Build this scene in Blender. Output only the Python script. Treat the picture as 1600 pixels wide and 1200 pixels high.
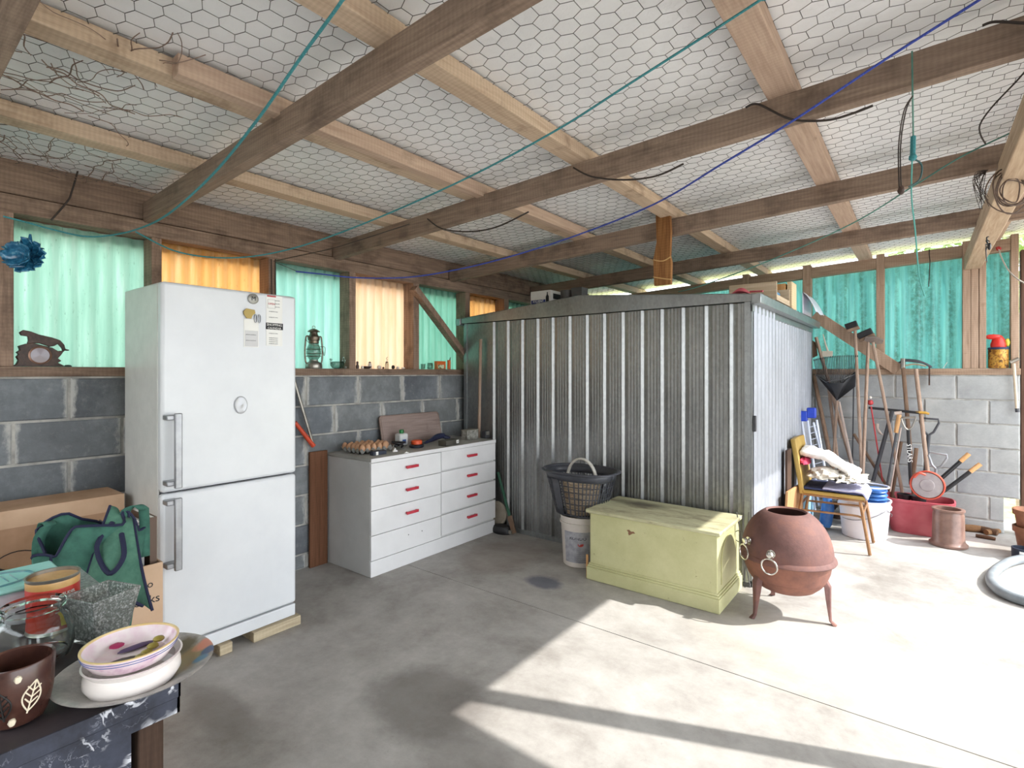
import bpy, math, random
from math import sin, cos, pi, radians, sqrt, atan2
from mathutils import Vector, Matrix, Quaternion, noise as mnoise

for o in list(bpy.data.objects):
    bpy.data.objects.remove(o, do_unlink=True)
SC = bpy.context.scene
COL = SC.collection
V = Vector
random.seed(7)

# ------------------------------------------------------------------ camera, world, sun, exposure
EYE = V((0, 0, 1.35)); YAW = radians(37.8); FPX = 825.0; HOR = 582.0
cam_data = bpy.data.cameras.new('camera')
cam_data.sensor_width = 36.0
cam_data.lens = FPX / 1600 * 36
cam_data.shift_y = -(600 - HOR) / 1600
cam_data.clip_start = 0.02
cam = bpy.data.objects.new('camera', cam_data); COL.objects.link(cam)
cam.location = EYE; cam.rotation_euler = (pi / 2, 0, YAW)
SC.camera = cam

world = bpy.data.worlds.new('world'); SC.world = world; world.use_nodes = True
wn = world.node_tree.nodes; wl = world.node_tree.links
wn.clear()
wo = wn.new('ShaderNodeOutputWorld'); wb = wn.new('ShaderNodeBackground')
wb.inputs['Color'].default_value = (0.90, 0.95, 1.0, 1)
wb.inputs['Strength'].default_value = 2.3
wl.new(wb.outputs[0], wo.inputs[0])

SUN_DIR = V((-1, -0.40, -1.0)).normalized()
sd = bpy.data.lights.new('sun', 'SUN'); sd.energy = 3.0; sd.angle = radians(0.6); sd.color = (1.0, 0.96, 0.90)
sun = bpy.data.objects.new('sun', sd); COL.objects.link(sun)
sun.rotation_mode = 'QUATERNION'; sun.rotation_quaternion = SUN_DIR.to_track_quat('-Z', 'Y')
sun.location = (6, 4, 7)
SC.view_settings.view_transform = 'Standard'
SC.view_settings.look = 'None'
SC.view_settings.gamma = 1.0
SC.view_settings.use_curve_mapping = False
SC.view_settings.exposure = 1.32

# ------------------------------------------------------------------ survey helpers: sight lines met with planes of the room
FW = V((-sin(YAW), cos(YAW), 0)); RT = V((cos(YAW), sin(YAW), 0))
def ray(u, v): return FW + RT * ((u - 800) / FPX) + V((0, 0, 1)) * ((HOR - v) / FPX)
def onX(u, v, X): r = ray(u, v); return EYE + r * (X / r.x)
def onY(u, v, Y): r = ray(u, v); return EYE + r * (Y / r.y)
def onZ(u, v, z): r = ray(u, v); return EYE + r * ((z - EYE.z) / r.z)
def at(u, v, d): return EYE + ray(u, v) * d

# ------------------------------------------------------------------ materials
def lin(h):
    h = h.lstrip('#'); c = [int(h[i:i + 2], 16) / 255 for i in (0, 2, 4)]
    return tuple((x / 12.92 if x <= 0.04045 else ((x + 0.055) / 1.055) ** 2.4) for x in c) + (1,)
MATS = {}
class NT:
    def __init__(s, name):
        m = bpy.data.materials.new(name); m.use_nodes = True; s.m = m
        s.n = m.node_tree.nodes; s.l = m.node_tree.links; s.b = s.n['Principled BSDF']
    def new(s, t, **k):
        n = s.n.new(t)
        for a, b in k.items(): setattr(n, a, b)
        return n
    def link(s, a, b): s.l.new(a, b)
    def coord(s, kind='Object', scale=(1, 1, 1), loc=(0, 0, 0)):
        tc = s.new('ShaderNodeTexCoord'); mp = s.new('ShaderNodeMapping')
        mp.inputs['Scale'].default_value = scale; mp.inputs['Location'].default_value = loc
        s.link(tc.outputs[kind], mp.inputs['Vector']); return mp.outputs[0]
    def geo(s, scale=(1, 1, 1)):
        g = s.new('ShaderNodeNewGeometry'); mp = s.new('ShaderNodeMapping'); mp.inputs['Scale'].default_value = scale
        s.link(g.outputs['Position'], mp.inputs['Vector']); return mp.outputs[0]
    def noise(s, vec, scale, detail=4, rough=.6, dist=0):
        n = s.new('ShaderNodeTexNoise'); n.inputs['Scale'].default_value = scale
        n.inputs['Detail'].default_value = detail; n.inputs['Roughness'].default_value = rough
        n.inputs['Distortion'].default_value = dist
        s.link(vec, n.inputs['Vector']); return n.outputs['Fac']
    def ramp(s, fac, stops):
        r = s.new('ShaderNodeValToRGB'); e = r.color_ramp.elements
        while len(e) > len(stops): e.remove(e[-1])
        while len(e) < len(stops): e.new(0.5)
        for i, (p, c) in enumerate(stops):
            e[i].position = p; e[i].color = c if not isinstance(c, str) else lin(c)
        s.link(fac, r.inputs[0]); return r.outputs[0]
    def mix(s, fac, a, b, mode='MIX'):
        n = s.new('ShaderNodeMix', data_type='RGBA', blend_type=mode)
        for inp, v in ((n.inputs[0], fac), (n.inputs[6], a), (n.inputs[7], b)):
            if hasattr(v, 'is_output'): s.link(v, inp)
            elif isinstance(v, str): inp.default_value = lin(v)
            else: inp.default_value = v
        return n.outputs[2]
    def math(s, op, a, b=0.0, clamp=False):
        n = s.new('ShaderNodeMath', operation=op); n.use_clamp = clamp
        for inp, v in ((n.inputs[0], a), (n.inputs[1], b)):
            if hasattr(v, 'is_output'): s.link(v, inp)
            else: inp.default_value = v
        return n.outputs[0]
    def bump(s, h, strength=.3, dist=.01):
        n = s.new('ShaderNodeBump'); n.inputs['Strength'].default_value = strength; n.inputs['Distance'].default_value = dist
        s.link(h, n.inputs['Height']); s.link(n.outputs[0], s.b.inputs['Normal']); return n.outputs[0]
    def base(s, c):
        if hasattr(c, 'is_output'): s.link(c, s.b.inputs['Base Color'])
        else: s.b.inputs['Base Color'].default_value = lin(c) if isinstance(c, str) else c

def simple(name, c, c2=None, rough=.6, metal=0, scale=12, bump=0.1, lo=.35, hi=.65, spec=None, bd=.004, coat=0):
    if name in MATS: return MATS[name]
    t = NT(name); t.b.inputs['Roughness'].default_value = rough; t.b.inputs['Metallic'].default_value = metal
    if spec is not None: t.b.inputs['Specular IOR Level'].default_value = spec
    if coat: t.b.inputs['Coat Weight'].default_value = coat
    vec = t.coord('Object')
    f = t.noise(vec, scale, 5)
    t.base(t.ramp(f, [(lo, c), (hi, c2 or c)]) if c2 else c)
    if bump: t.bump(t.noise(vec, scale * 4, 3), bump, bd)
    MATS[name] = t.m; return t.m

def wood(name, c1, c2, axis='X', rough=.75, fine=60, dark=None, dlo=.62, dhi=.78, gen=False):
    if name in MATS: return MATS[name]
    t = NT(name); t.b.inputs['Roughness'].default_value = rough; t.b.inputs['Specular IOR Level'].default_value = .2
    sc = {'X': (.06, 1, 1), 'Y': (1, .06, 1), 'Z': (1, 1, .06)}[axis]
    vec = t.coord('Object', sc)
    g = t.noise(vec, fine, 6, .65, .3)
    c = t.ramp(g, [(.3, c1), (.7, c2)])
    big = t.noise(t.coord('Object', (1, 1, 1)), 5, 5, .65)
    if dark: c = t.mix(t.math('MULTIPLY', t.ramp(big, [(dlo, (0, 0, 0, 1)), (dhi, (1, 1, 1, 1))]), .8), c, dark)
    # saw marks across the grain
    wv = t.new('ShaderNodeTexWave', wave_type='BANDS', bands_direction=axis)
    wv.inputs['Scale'].default_value = 18; wv.inputs['Distortion'].default_value = 3; wv.inputs['Detail'].default_value = 2
    t.link(t.coord('Object'), wv.inputs['Vector'])
    c = t.mix(t.math('MULTIPLY', wv.outputs['Fac'], .12), c, dark or c1)
    t.base(c); t.bump(g, .35, .003)
    MATS[name] = t.m; return t.m

def glass(name, c='#ffffff', rough=.02):
    if name in MATS: return MATS[name]
    t = NT(name); t.b.inputs['Transmission Weight'].default_value = 1; t.b.inputs['Roughness'].default_value = rough
    t.b.inputs['IOR'].default_value = 1.4; t.base(c)
    MATS[name] = t.m; return t.m

def translucent(name, c_list, stain_shade, stain_amt=.5, seed=0, tr=.36, moss=False, per=.076, ax=1, band_shade=.30):
    """fibreglass corrugated sheet: light passes, coloured; grimy streaks run down it, corrugation shading painted in as bands"""
    t = NT(name)
    vec = t.coord('Object', (1, 1, 1), (seed, seed * .7, 0))
    streak = t.noise(t.coord('Object', (6, 6, .5), (seed, 0, 0)), 3.5, 5, .6)
    c = t.ramp(streak, [(.3, c_list[0]), (.55, c_list[1]), (.75, c_list[2])])
    spots = t.ramp(t.noise(t.coord('Object', (9, 9, 2.2), (seed, 3, 0)), 8, 6, .75), [(.60, (0, 0, 0, 1)), (.70, (1, 1, 1, 1))])
    c = t.mix(t.math('MULTIPLY', spots, stain_amt), c, stain_shade)
    sp = t.new('ShaderNodeSeparateXYZ'); t.link(t.coord('Object'), sp.inputs[0])   # shading of the corrugation, painted into the colour as dark bands
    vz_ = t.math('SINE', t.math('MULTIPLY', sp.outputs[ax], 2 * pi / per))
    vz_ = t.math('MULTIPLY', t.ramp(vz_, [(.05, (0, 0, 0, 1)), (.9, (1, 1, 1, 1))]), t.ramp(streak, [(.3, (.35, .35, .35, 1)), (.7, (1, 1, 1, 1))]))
    c = t.mix(t.math('MULTIPLY', vz_, band_shade), c, stain_shade)
    if moss:
        mz = t.noise(t.coord('Object', (13.2, 13.2, .6), (seed, 0, 0)), 1.0, 3, .5)
        mo = t.noise(t.coord('Object', (1, 1, 1)), 26, 6, .8)
        f = t.math('MULTIPLY', t.ramp(mz, [(.42, (0, 0, 0, 1)), (.58, (1, 1, 1, 1))]), t.ramp(mo, [(.35, (0, 0, 0, 1)), (.6, (1, 1, 1, 1))]))
        c = t.mix(t.math('MULTIPLY', f, .75), c, '#35584c')
    t.base(c); t.b.inputs['Roughness'].default_value = .35
    tl = t.new('ShaderNodeBsdfTranslucent'); t.link(c, tl.inputs['Color'])
    mx = t.new('ShaderNodeMixShader'); mx.inputs[0].default_value = tr
    out = t.n['Material Output']
    t.link(t.b.outputs[0], mx.inputs[1]); t.link(tl.outputs[0], mx.inputs[2]); t.link(mx.outputs[0], out.inputs[0])
    MATS[name] = t.m; return t.m

# --- concrete blocks
def block_mat(name, a, b, c3, smear=0, tints=('#55565a', '#7c828a', '#8b8d8c')):
    t = NT(name); t.b.inputs['Roughness'].default_value = .9; t.b.inputs['Specular IOR Level'].default_value = .15
    info = t.new('ShaderNodeObjectInfo')
    g = t.geo()
    f = t.noise(g, 3.2, 8, .7); f2 = t.noise(g, 22, 6, .8)
    col = t.ramp(f, [(.30, a), (.52, b), (.72, c3)])
    tint = t.ramp(info.outputs['Random'], [(0, tints[0]), (.5, tints[1]), (1, tints[2])])
    col = t.mix(.42, col, tint)
    if smear:
        tc = t.new('ShaderNodeTexCoord'); sp = t.new('ShaderNodeSeparateXYZ'); t.link(tc.outputs['Object'], sp.inputs[0])
        ax = t.math('ABSOLUTE', sp.outputs[0]); nn = t.noise(t.geo((1, 1, .5)), 14, 5, .7)
        ax = t.math('ADD', ax, t.math('MULTIPLY', t.math('SUBTRACT', nn, .5), .10))
        m_ = t.ramp(ax, [(.185, (0, 0, 0, 1)), (.205, (1, 1, 1, 1))])
        col = t.mix(t.math('MULTIPLY', m_, smear), col, '#c9c8c4')
    col = t.mix(t.math('MULTIPLY', t.ramp(f2, [(.55, (0, 0, 0, 1)), (.8, (1, 1, 1, 1))]), .35), col, '#bdbdba')
    t.base(col); t.bump(t.noise(g, 90, 6, .8), .5, .004)
    MATS[name] = t.m; return t.m
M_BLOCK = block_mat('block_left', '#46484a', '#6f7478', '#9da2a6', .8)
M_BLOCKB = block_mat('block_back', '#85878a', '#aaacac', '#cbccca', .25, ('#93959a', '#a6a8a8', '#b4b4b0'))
M_MORTAR = simple('mortar', '#8f8e8a', '#c6c4be', rough=.95, scale=9, bump=.6, bd=.006)
# --- floor
t = NT('floor_concrete'); g = t.geo(); t.b.inputs['Roughness'].default_value = .72; t.b.inputs['Specular IOR Level'].default_value = .3
f1 = t.noise(g, 1.3, 9, .68, .3); f2 = t.noise(g, 6, 8, .75); f3 = t.noise(g, 45, 5, .8)
c = t.ramp(f1, [(.34, '#7f7a74'), (.47, '#a6a29d'), (.64, '#c2bfbb')])
c = t.mix(.45, c, t.ramp(f2, [(.3, '#807b76'), (.7, '#bcb9b5')]))
c = t.mix(t.math('MULTIPLY', t.ramp(f3, [(.62, (0, 0, 0, 1)), (.72, (1, 1, 1, 1))]), .4), c, '#6e6a66')
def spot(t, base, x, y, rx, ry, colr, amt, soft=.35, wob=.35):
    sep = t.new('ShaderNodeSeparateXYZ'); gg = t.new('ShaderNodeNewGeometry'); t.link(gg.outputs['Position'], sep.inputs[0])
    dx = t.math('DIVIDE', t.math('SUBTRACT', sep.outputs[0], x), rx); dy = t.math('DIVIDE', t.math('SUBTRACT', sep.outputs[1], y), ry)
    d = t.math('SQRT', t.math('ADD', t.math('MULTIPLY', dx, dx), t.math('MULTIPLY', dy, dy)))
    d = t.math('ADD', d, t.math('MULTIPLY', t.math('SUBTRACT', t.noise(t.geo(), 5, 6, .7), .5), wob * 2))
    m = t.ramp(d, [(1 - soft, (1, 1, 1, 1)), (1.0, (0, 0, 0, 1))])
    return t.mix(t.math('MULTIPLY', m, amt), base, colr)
c = spot(t, c, -1.60, 1.50, .34, .26, '#6a6461', .55)
c = spot(t, c, -1.25, 1.35, .22, .15, '#6a6461', .35)
c = spot(t, c, -1.92, 2.81, .15, .11, '#4c5266', .7)
c = spot(t, c, -2.45, 3.05, .35, .45, '#8c7f74', .4)
c = spot(t, c, -2.2, .95, .30, .10, '#7a746f', .5)
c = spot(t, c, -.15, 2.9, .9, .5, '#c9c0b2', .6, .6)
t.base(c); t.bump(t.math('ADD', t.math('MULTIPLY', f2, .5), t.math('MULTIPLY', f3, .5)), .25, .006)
MATS['floor'] = t.m
# --- roof lining
t = NT('roof_foil'); g = t.geo(); t.b.inputs['Roughness'].default_value = .5
f = t.noise(g, 2.2, 5, .6); f2 = t.noise(g, 16, 4, .6)
t.base(t.ramp(f, [(.3, '#e8e8ea'), (.7, '#fafafb')])); t.bump(f2, .5, .012); MATS['foil'] = t.m
# --- galvanised steel
def galv(name, a, b, rough=.38, metal=.85, rust=0):
    t = NT(name); t.b.inputs['Metallic'].default_value = metal
    vo = t.new('ShaderNodeTexVoronoi'); vo.inputs['Scale'].default_value = 70; t.link(t.geo((1, 1, .6)), vo.inputs['Vector'])
    f = t.noise(t.geo((1, 1, .35)), 5, 6, .7)
    c = t.mix(.35, t.ramp(f, [(.3, a), (.7, b)]), t.ramp(vo.outputs['Color'], [(0, a), (1, b)]))
    if rust: c = t.mix(t.ramp(t.noise(t.geo((1, 1, .12)), 14, 6, .7), [(.62, (0, 0, 0, 1)), (.75, (rust, rust, rust, 1))]), c, '#5a4637')
    t.base(c); t.link(t.math('ADD', t.math('MULTIPLY', f, .3), rough - .15), t.b.inputs['Roughness'])
    MATS[name] = t.m; return t.m
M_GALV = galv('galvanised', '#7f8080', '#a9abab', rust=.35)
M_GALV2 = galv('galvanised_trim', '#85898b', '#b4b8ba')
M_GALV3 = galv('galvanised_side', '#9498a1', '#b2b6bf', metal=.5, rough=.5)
# --- timbers
WD = dict(c1='#8d6f56', c2='#b7977a', dark='#54402f')
M_RAFT = wood('rafter_wood', '#7d6a5e', '#a5907f', 'X', dark='#54463d', dlo=.5, dhi=.75)
M_PURL = wood('purlin_wood', '#b49b84', '#d3bda6', 'Y', dark='#705a49', dlo=.52, dhi=.74)
M_PURL2 = wood('purlin_wood_pink', '#ad9381', '#cbb29f', 'Y', dark='#84705f')
M_WALLY = wood('plate_wood_y', '#705c4f', '#9c8574', 'Y', dark='#4a3b31', dlo=.5, dhi=.75)
M_WALLX = wood('plate_wood_x', '#8f7764', '#b39b86', 'X', dark='#6a4e3a')
M_STUD = wood('stud_wood', '#7d6759', '#a98f7c', 'Z', dark='#54453b', dlo=.5, dhi=.72)
M_STUDB = wood('stud_wood_back', '#957c69', '#bfa590', 'Z', dark='#7a5a42')
M_BEAM = wood('beam_pale', '#a98f76', '#cbb59c', 'Y', dark='#84694f')
M_HANDLE = wood('handle_wood', '#8f7868', '#b9a190', 'Z', fine=40)
M_HANDLE2 = wood('handle_wood_dark', '#6a5546', '#8f7562', 'Z', fine=40)
M_HANDLE3 = wood('handle_wood_bright', '#c08e5c', '#e2b482', 'Z', fine=40)
M_PLY = wood('plywood', '#a57852', '#c3966b', 'Z', fine=30)

# ------------------------------------------------------------------ mesh building
class B:
    def __init__(s): s.v = []; s.f = []
    def add(s, vs, fs):
        n = len(s.v); s.v += [V(p) for p in vs]; s.f += [tuple(i + n for i in f) for f in fs]; return s
    def box(s, x0, x1, y0, y1, z0, z1, M=None):
        vs = [V(p) for p in ((x0, y0, z0), (x1, y0, z0), (x1, y1, z0), (x0, y1, z0), (x0, y0, z1), (x1, y0, z1), (x1, y1, z1), (x0, y1, z1))]
        if M is not None: vs = [M @ p for p in vs]
        return s.add(vs, [(0, 3, 2, 1), (4, 5, 6, 7), (0, 1, 5, 4), (1, 2, 6, 5), (2, 3, 7, 6), (3, 0, 4, 7)])
    def bar(s, p0, p1, w, h, up=V((0, 0, 1))):
        p0 = V(p0); p1 = V(p1); d = (p1 - p0).normalized()
        if abs(d.dot(up)) > .98: up = V((0, 1, 0))
        a = d.cross(up).normalized(); b = a.cross(d).normalized()
        vs = []
        for p in (p0, p1):
            for i, j in ((-1, -1), (1, -1), (1, 1), (-1, 1)): vs.append(p + a * (i * w / 2) + b * (j * h / 2))
        return s.add(vs, [(0, 1, 2, 3), (7, 6, 5, 4), (0, 4, 5, 1), (1, 5, 6, 2), (2, 6, 7, 3), (3, 7, 4, 0)])
    def tube(s, pts, r, n=8, closed=False, cap=True):
        pts = [V(p) for p in pts]; m = len(pts)
        rs = r if isinstance(r, (list, tuple)) else [r] * m
        rings = []; prev = None
        for i, p in enumerate(pts):
            if closed: d = pts[(i + 1) % m] - pts[i - 1]
            else: d = pts[min(i + 1, m - 1)] - pts[max(i - 1, 0)]
            if d.length < 1e-9: d = V((0, 0, 1))
            d.normalize()
            if prev is None:
                up = V((0, 0, 1)) if abs(d.z) < .9 else V((1, 0, 0))
                a = d.cross(up).normalized()
            else:
                a = prev - d * prev.dot(d)
                a = a.normalized() if a.length > 1e-6 else d.orthogonal().normalized()
            prev = a; b = d.cross(a)
            rings.append([p + (a * cos(2 * pi * k / n) + b * sin(2 * pi * k / n)) * rs[i] for k in range(n)])
        vs = [q for R in rings for q in R]; fs = []
        for i in range(m if closed else m - 1):
            j = (i + 1) % m
            for k in range(n):
                fs.append((i * n + k, i * n + (k + 1) % n, j * n + (k + 1) % n, j * n + k))
        if cap and not closed:
            fs.append(tuple(range(n))[::-1]); fs.append(tuple((m - 1) * n + k for k in range(n)))
        return s.add(vs, fs)
    def lathe(s, prof, n=28, c=(0, 0, 0), sx=1, sy=1, M=None, close=False):
        c = V(c); vs = []; fs = []; m = len(prof)
        for (r, z) in prof:
            for k in range(n):
                a = 2 * pi * k / n; p = c + V((r * cos(a) * sx, r * sin(a) * sy, z))
                vs.append(M @ p if M is not None else p)
        for i in range(m - 1 if not close else m):
            j = (i + 1) % m
            for k in range(n): fs.append((i * n + k, i * n + (k + 1) % n, j * n + (k + 1) % n, j * n + k))
        if not close:
            if prof[0][0] > 1e-4: fs.append(tuple(range(n))[::-1])
            if prof[-1][0] > 1e-4: fs.append(tuple((m - 1) * n + k for k in range(n)))
        return s.add(vs, fs)
    def prism(s, poly, t, M=None):
        """poly: 2-D points in the local XZ plane, extruded along +Y by t"""
        n = len(poly); vs = [V((x, 0, z)) for x, z in poly] + [V((x, t, z)) for x, z in poly]
        if M is not None: vs = [M @ p for p in vs]
        fs = [tuple(range(n)), tuple(range(2 * n - 1, n - 1, -1))] + [(i, n + i, n + (i + 1) % n, (i + 1) % n) for i in range(n)]
        return s.add(vs, fs)
    def blob(s, c, r, seed=0, amp=.2, fr=3, n=20, flat=None):
        c = V(c); r = V(r) if hasattr(r, '__len__') else V((r, r, r)); vs = []; fs = []; m = n // 2
        for i in range(m + 1):
            th = pi * i / m
            for k in range(n):
                ph = 2 * pi * k / n
                d = V((sin(th) * cos(ph), sin(th) * sin(ph), cos(th)))
                q = 1 + amp * mnoise.noise(d * fr + V((seed * 3.1, seed, seed * 1.7)))
                p = V((d.x * r.x, d.y * r.y, d.z * r.z)) * q
                if flat is not None: p.z = max(p.z, flat)
                vs.append(c + p)
        for i in range(m):
            for k in range(n): fs.append((i * n + k, (i + 1) * n + k, (i + 1) * n + (k + 1) % n, i * n + (k + 1) % n))
        return s.add(vs, fs)
    def grid(s, fn, nu, nv, thick=0):
        vs = [fn(i / nu, j / nv) for i in range(nu + 1) for j in range(nv + 1)]
        fs = [(i * (nv + 1) + j, (i + 1) * (nv + 1) + j, (i + 1) * (nv + 1) + j + 1, i * (nv + 1) + j + 1) for i in range(nu) for j in range(nv)]
        return s.add(vs, fs)

def mesh_from(b, name, M=None, smooth=True, angle=40):
    me = bpy.data.meshes.new(name)
    vs = [M @ p for p in b.v] if M is not None else b.v
    me.from_pydata([tuple(p) for p in vs], [], b.f); me.validate(); me.update()
    import bmesh
    bm = bmesh.new(); bm.from_mesh(me); bmesh.ops.recalc_face_normals(bm, faces=bm.faces[:])
    if smooth:
        ca = radians(angle)
        for f in bm.faces: f.smooth = True
        for e in bm.edges:
            if len(e.link_faces) == 2 and e.calc_face_angle(0) > ca: e.smooth = False
    bm.to_mesh(me); bm.free()
    return me
def finish(o, m, bev=0, solid=0):
    if m is not None: o.data.materials.append(m)
    if solid:
        md = o.modifiers.new('thickness', 'SOLIDIFY'); md.thickness = solid; md.offset = 0
    if bev:
        md = o.modifiers.new('soft_edges', 'BEVEL'); md.width = bev; md.segments = 2; md.limit_method = 'ANGLE'; md.angle_limit = radians(50)
    return o
def thing(name, label, cat, loc=(0, 0, 0), rz=0, group=None):
    o = bpy.data.objects.new(name, None); COL.objects.link(o); o.empty_display_size = .05
    o.location = loc; o.rotation_euler = (0, 0, rz); o['label'] = label; o['category'] = cat
    if group: o['group'] = group
    return o
def local_inv(o):
    M = Matrix.Identity(4); ch = []
    while o is not None: ch.append(o); o = o.parent
    for q in reversed(ch): M = M @ (Matrix.Translation(q.location) @ q.rotation_euler.to_matrix().to_4x4() @ Matrix.Diagonal(q.scale).to_4x4())
    return M.inverted()
def part(name, b, m, parent, world=False, bev=0, solid=0, label=None, smooth=True, stuff=False):
    me = mesh_from(b, name, local_inv(parent) if world else None, smooth)
    o = bpy.data.objects.new(name, me); COL.objects.link(o); o.parent = parent
    finish(o, m, bev, solid)
    if label: o['label'] = label
    if stuff: o['kind'] = 'stuff'
    return o
def solo(name, b, m, label, cat, group=None, bev=0, solid=0, smooth=True, loc=None, stuff=False, rz=0):
    """a thing that is one mesh, origin at the centre of its base"""
    if loc is None:
        lo = V((min(p.x for p in b.v), min(p.y for p in b.v), min(p.z for p in b.v)))
        hi = V((max(p.x for p in b.v), max(p.y for p in b.v), max(p.z for p in b.v)))
        c = V(((lo.x + hi.x) / 2, (lo.y + hi.y) / 2, lo.z)); me = mesh_from(b, name, Matrix.Translation(-c), smooth)
    else: c = V(loc); me = mesh_from(b, name, None, smooth)
    o = bpy.data.objects.new(name, me); COL.objects.link(o); o.location = c; o.rotation_euler = (0, 0, rz)
    finish(o, m, bev, solid); o['label'] = label; o['category'] = cat
    if group: o['group'] = group
    if stuff: o['kind'] = 'stuff'
    return o
def struct(name, b, m, smooth=False, solid=0):
    me = mesh_from(b, name, None, smooth); o = bpy.data.objects.new(name, me); COL.objects.link(o)
    finish(o, m, 0, solid); o['kind'] = 'structure'; return o
def text(parent, s, size, M, m, name='lettering', ext=.0006, world=False):
    cu = bpy.data.curves.new('txt', 'FONT'); cu.body = s; cu.size = size; cu.extrude = ext; cu.resolution_u = 2
    cu.align_x = 'CENTER'; cu.align_y = 'CENTER'
    tmp = bpy.data.objects.new('txt', cu); COL.objects.link(tmp)
    bpy.context.view_layer.update()
    me = bpy.data.meshes.new_from_object(tmp.evaluated_get(bpy.context.evaluated_depsgraph_get()))
    bpy.data.objects.remove(tmp, do_unlink=True)
    me.name = name
    me.transform((local_inv(parent) @ M) if world else M); me.materials.clear(); me.materials.append(m)
    o = bpy.data.objects.new(name, me); COL.objects.link(o); o.parent = parent; return o
def frame(o, x, y):
    """matrix whose local x,y map to directions x,y and z to their normal"""
    x = V(x).normalized(); z = x.cross(V(y)).normalized(); y = z.cross(x)
    M = Matrix.Identity(4)
    for i in range(3): M[i][0] = x[i]; M[i][1] = y[i]; M[i][2] = z[i]; M[i][3] = V(o)[i]
    return M
def ring(c, r, a, b, n=24): # circle points in plane of vectors a,b
    a = V(a); b = V(b); return [V(c) + a * (r * cos(2 * pi * k / n)) + b * (r * sin(2 * pi * k / n)) for k in range(n)]
def smooth_path(pts, k=6):
    pts = [V(p) for p in pts]; out = []
    for i in range(len(pts) - 1):
        p0 = pts[max(i - 1, 0)]; p1 = pts[i]; p2 = pts[i + 1]; p3 = pts[min(i + 2, len(pts) - 1)]
        for j in range(k):
            t = j / k
            out.append(.5 * ((2 * p1) + (p2 - p0) * t + (2 * p0 - 5 * p1 + 4 * p2 - p3) * t * t + (3 * p1 - p0 - 3 * p2 + p3) * t ** 3))
    return out + [pts[-1]]

# ================================================================== THE SHELL
WL = -3.365      # face of left wall
WB = 6.0         # face of back wall
XE = .644        # right end of the back wall
ZS = 1.33        # top of block work
def zr(X): return 2.175 + .044 * (X + 3.3)       # underside of rafters

# floor: two cast slabs with a control joint between
b = B(); b.box(-3.7, 4.5, -3, 6.6, -.30, -.02)
fl = struct('floor', b, simple('joint_dark', '#3a3633'))
for (y0, y1) in ((-3, 2.477), (2.483, 6.6)):
    b = B(); b.box(-3.7, 4.5, y0, y1, -.02, 0); part('floor_slab', b, MATS['floor'], fl, smooth=False)
b = B(); b.box(-40, 40, -40, 40, -.35, -.06)
gr = struct('ground', b, simple('bounce_gravel_ground', '#a8a49a', '#c4c0b6', rough=.95, scale=3, bump=.6))  # unseen ground, made pale gravel to bounce sunlight up under the roof
b = B(); b.box(-8, 12, 6.25, 14, -.06, -.045); gl = solo('lawn', b, simple('grass_ground', '#8d9a52', '#b9bd78', rough=.95, scale=9, bump=.8), 'bright green lawn outside behind the back wall', 'lawn', stuff=True)
b = B(); b.box(-3.7, 4.5, -3.2, -2.85, -.3, 2.6); struct('wall_front', b, simple('front_wall_paint', '#9a9690', '#aaa69f', rough=.9, scale=6, bump=.2))

# block walls
Zc = [ZS - .004, 1.115, .912, .709, .506, .303, .10, 0.0]
def blockwall(root, axis, a0, a1, joints_odd, joints_even, pitch, face, sign, mat, ends=None):
    n = 0
    cache = {}
    for i in range(len(Zc) - 1):
        z1, z0 = Zc[i], Zc[i + 1]
        s0 = joints_odd if i % 2 == 0 else joints_even
        e1 = ends[i] if ends else a1
        k = math.floor((a0 - s0) / pitch); p = s0 + k * pitch
        while p < e1 - .01:
            q0 = max(p, a0); q1 = min(p + pitch, e1); p += pitch
            if q1 - q0 < .04: continue
            w = round(q1 - q0, 3); h = round(z1 - z0, 3)
            g = .010 + .004 * random.random()
            key = (w, h)
            if key not in cache:
                bb = B(); c = .006
                w2 = w / 2 - .006; h2 = h / 2 - .006
                # front face is bevelled
                pts = [(-w2, -h2), (w2, -h2), (w2, h2), (-w2, h2)]
                inn = [(-w2 + c, -h2 + c), (w2 - c, -h2 + c), (w2 - c, h2 - c), (-w2 + c, h2 - c)]
                vs = []
                for (x, z) in pts: vs.append((x, .03, z))
                for (x, z) in pts: vs.append((x, -.001, z))
                for (x, z) in inn: vs.append((x, -.006, z))
                fs = [(0, 1, 5, 4), (1, 2, 6, 5), (2, 3, 7, 6), (3, 0, 4, 7), (4, 5, 9, 8), (5, 6, 10, 9), (6, 7, 11, 10), (7, 4, 8, 11), (8, 9, 10, 11), (3, 2, 1, 0)]
                bb.add(vs, fs); me = mesh_from(bb, 'concrete_block', None, False); me.materials.append(mat); cache[key] = me
            o = bpy.data.objects.new('concrete_block', cache[key]); COL.objects.link(o); o.parent = root
            off = random.uniform(-.0015, .0025)
            if axis == 'Y':
                o.location = (face + off, (q0 + q1) / 2, (z0 + z1) / 2); o.rotation_euler = (0, 0, pi / 2)
            else:
                o.location = ((q0 + q1) / 2, face - off, (z0 + z1) / 2)
            n += 1
    return n
b = B(); b.box(WL - .19, WL - .001, -1.2, WB + .19, 0, ZS)
wall_l = struct('wall_left', b, M_MORTAR)
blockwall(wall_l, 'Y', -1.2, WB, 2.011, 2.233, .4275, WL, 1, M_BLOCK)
b = B(); b.box(WL, .54, WB + .001, WB + .19, 0, .303); b.box(WL, XE - .002, WB + .001, WB + .19, .303, ZS)
wall_b = struct('wall_back', b, M_MORTAR)
e = [XE, XE, XE, XE, XE, .55, .55, .55]
blockwall(wall_b, 'X', WL, XE, .237, .448, .43, WB, 1, M_BLOCKB, e)

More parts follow.
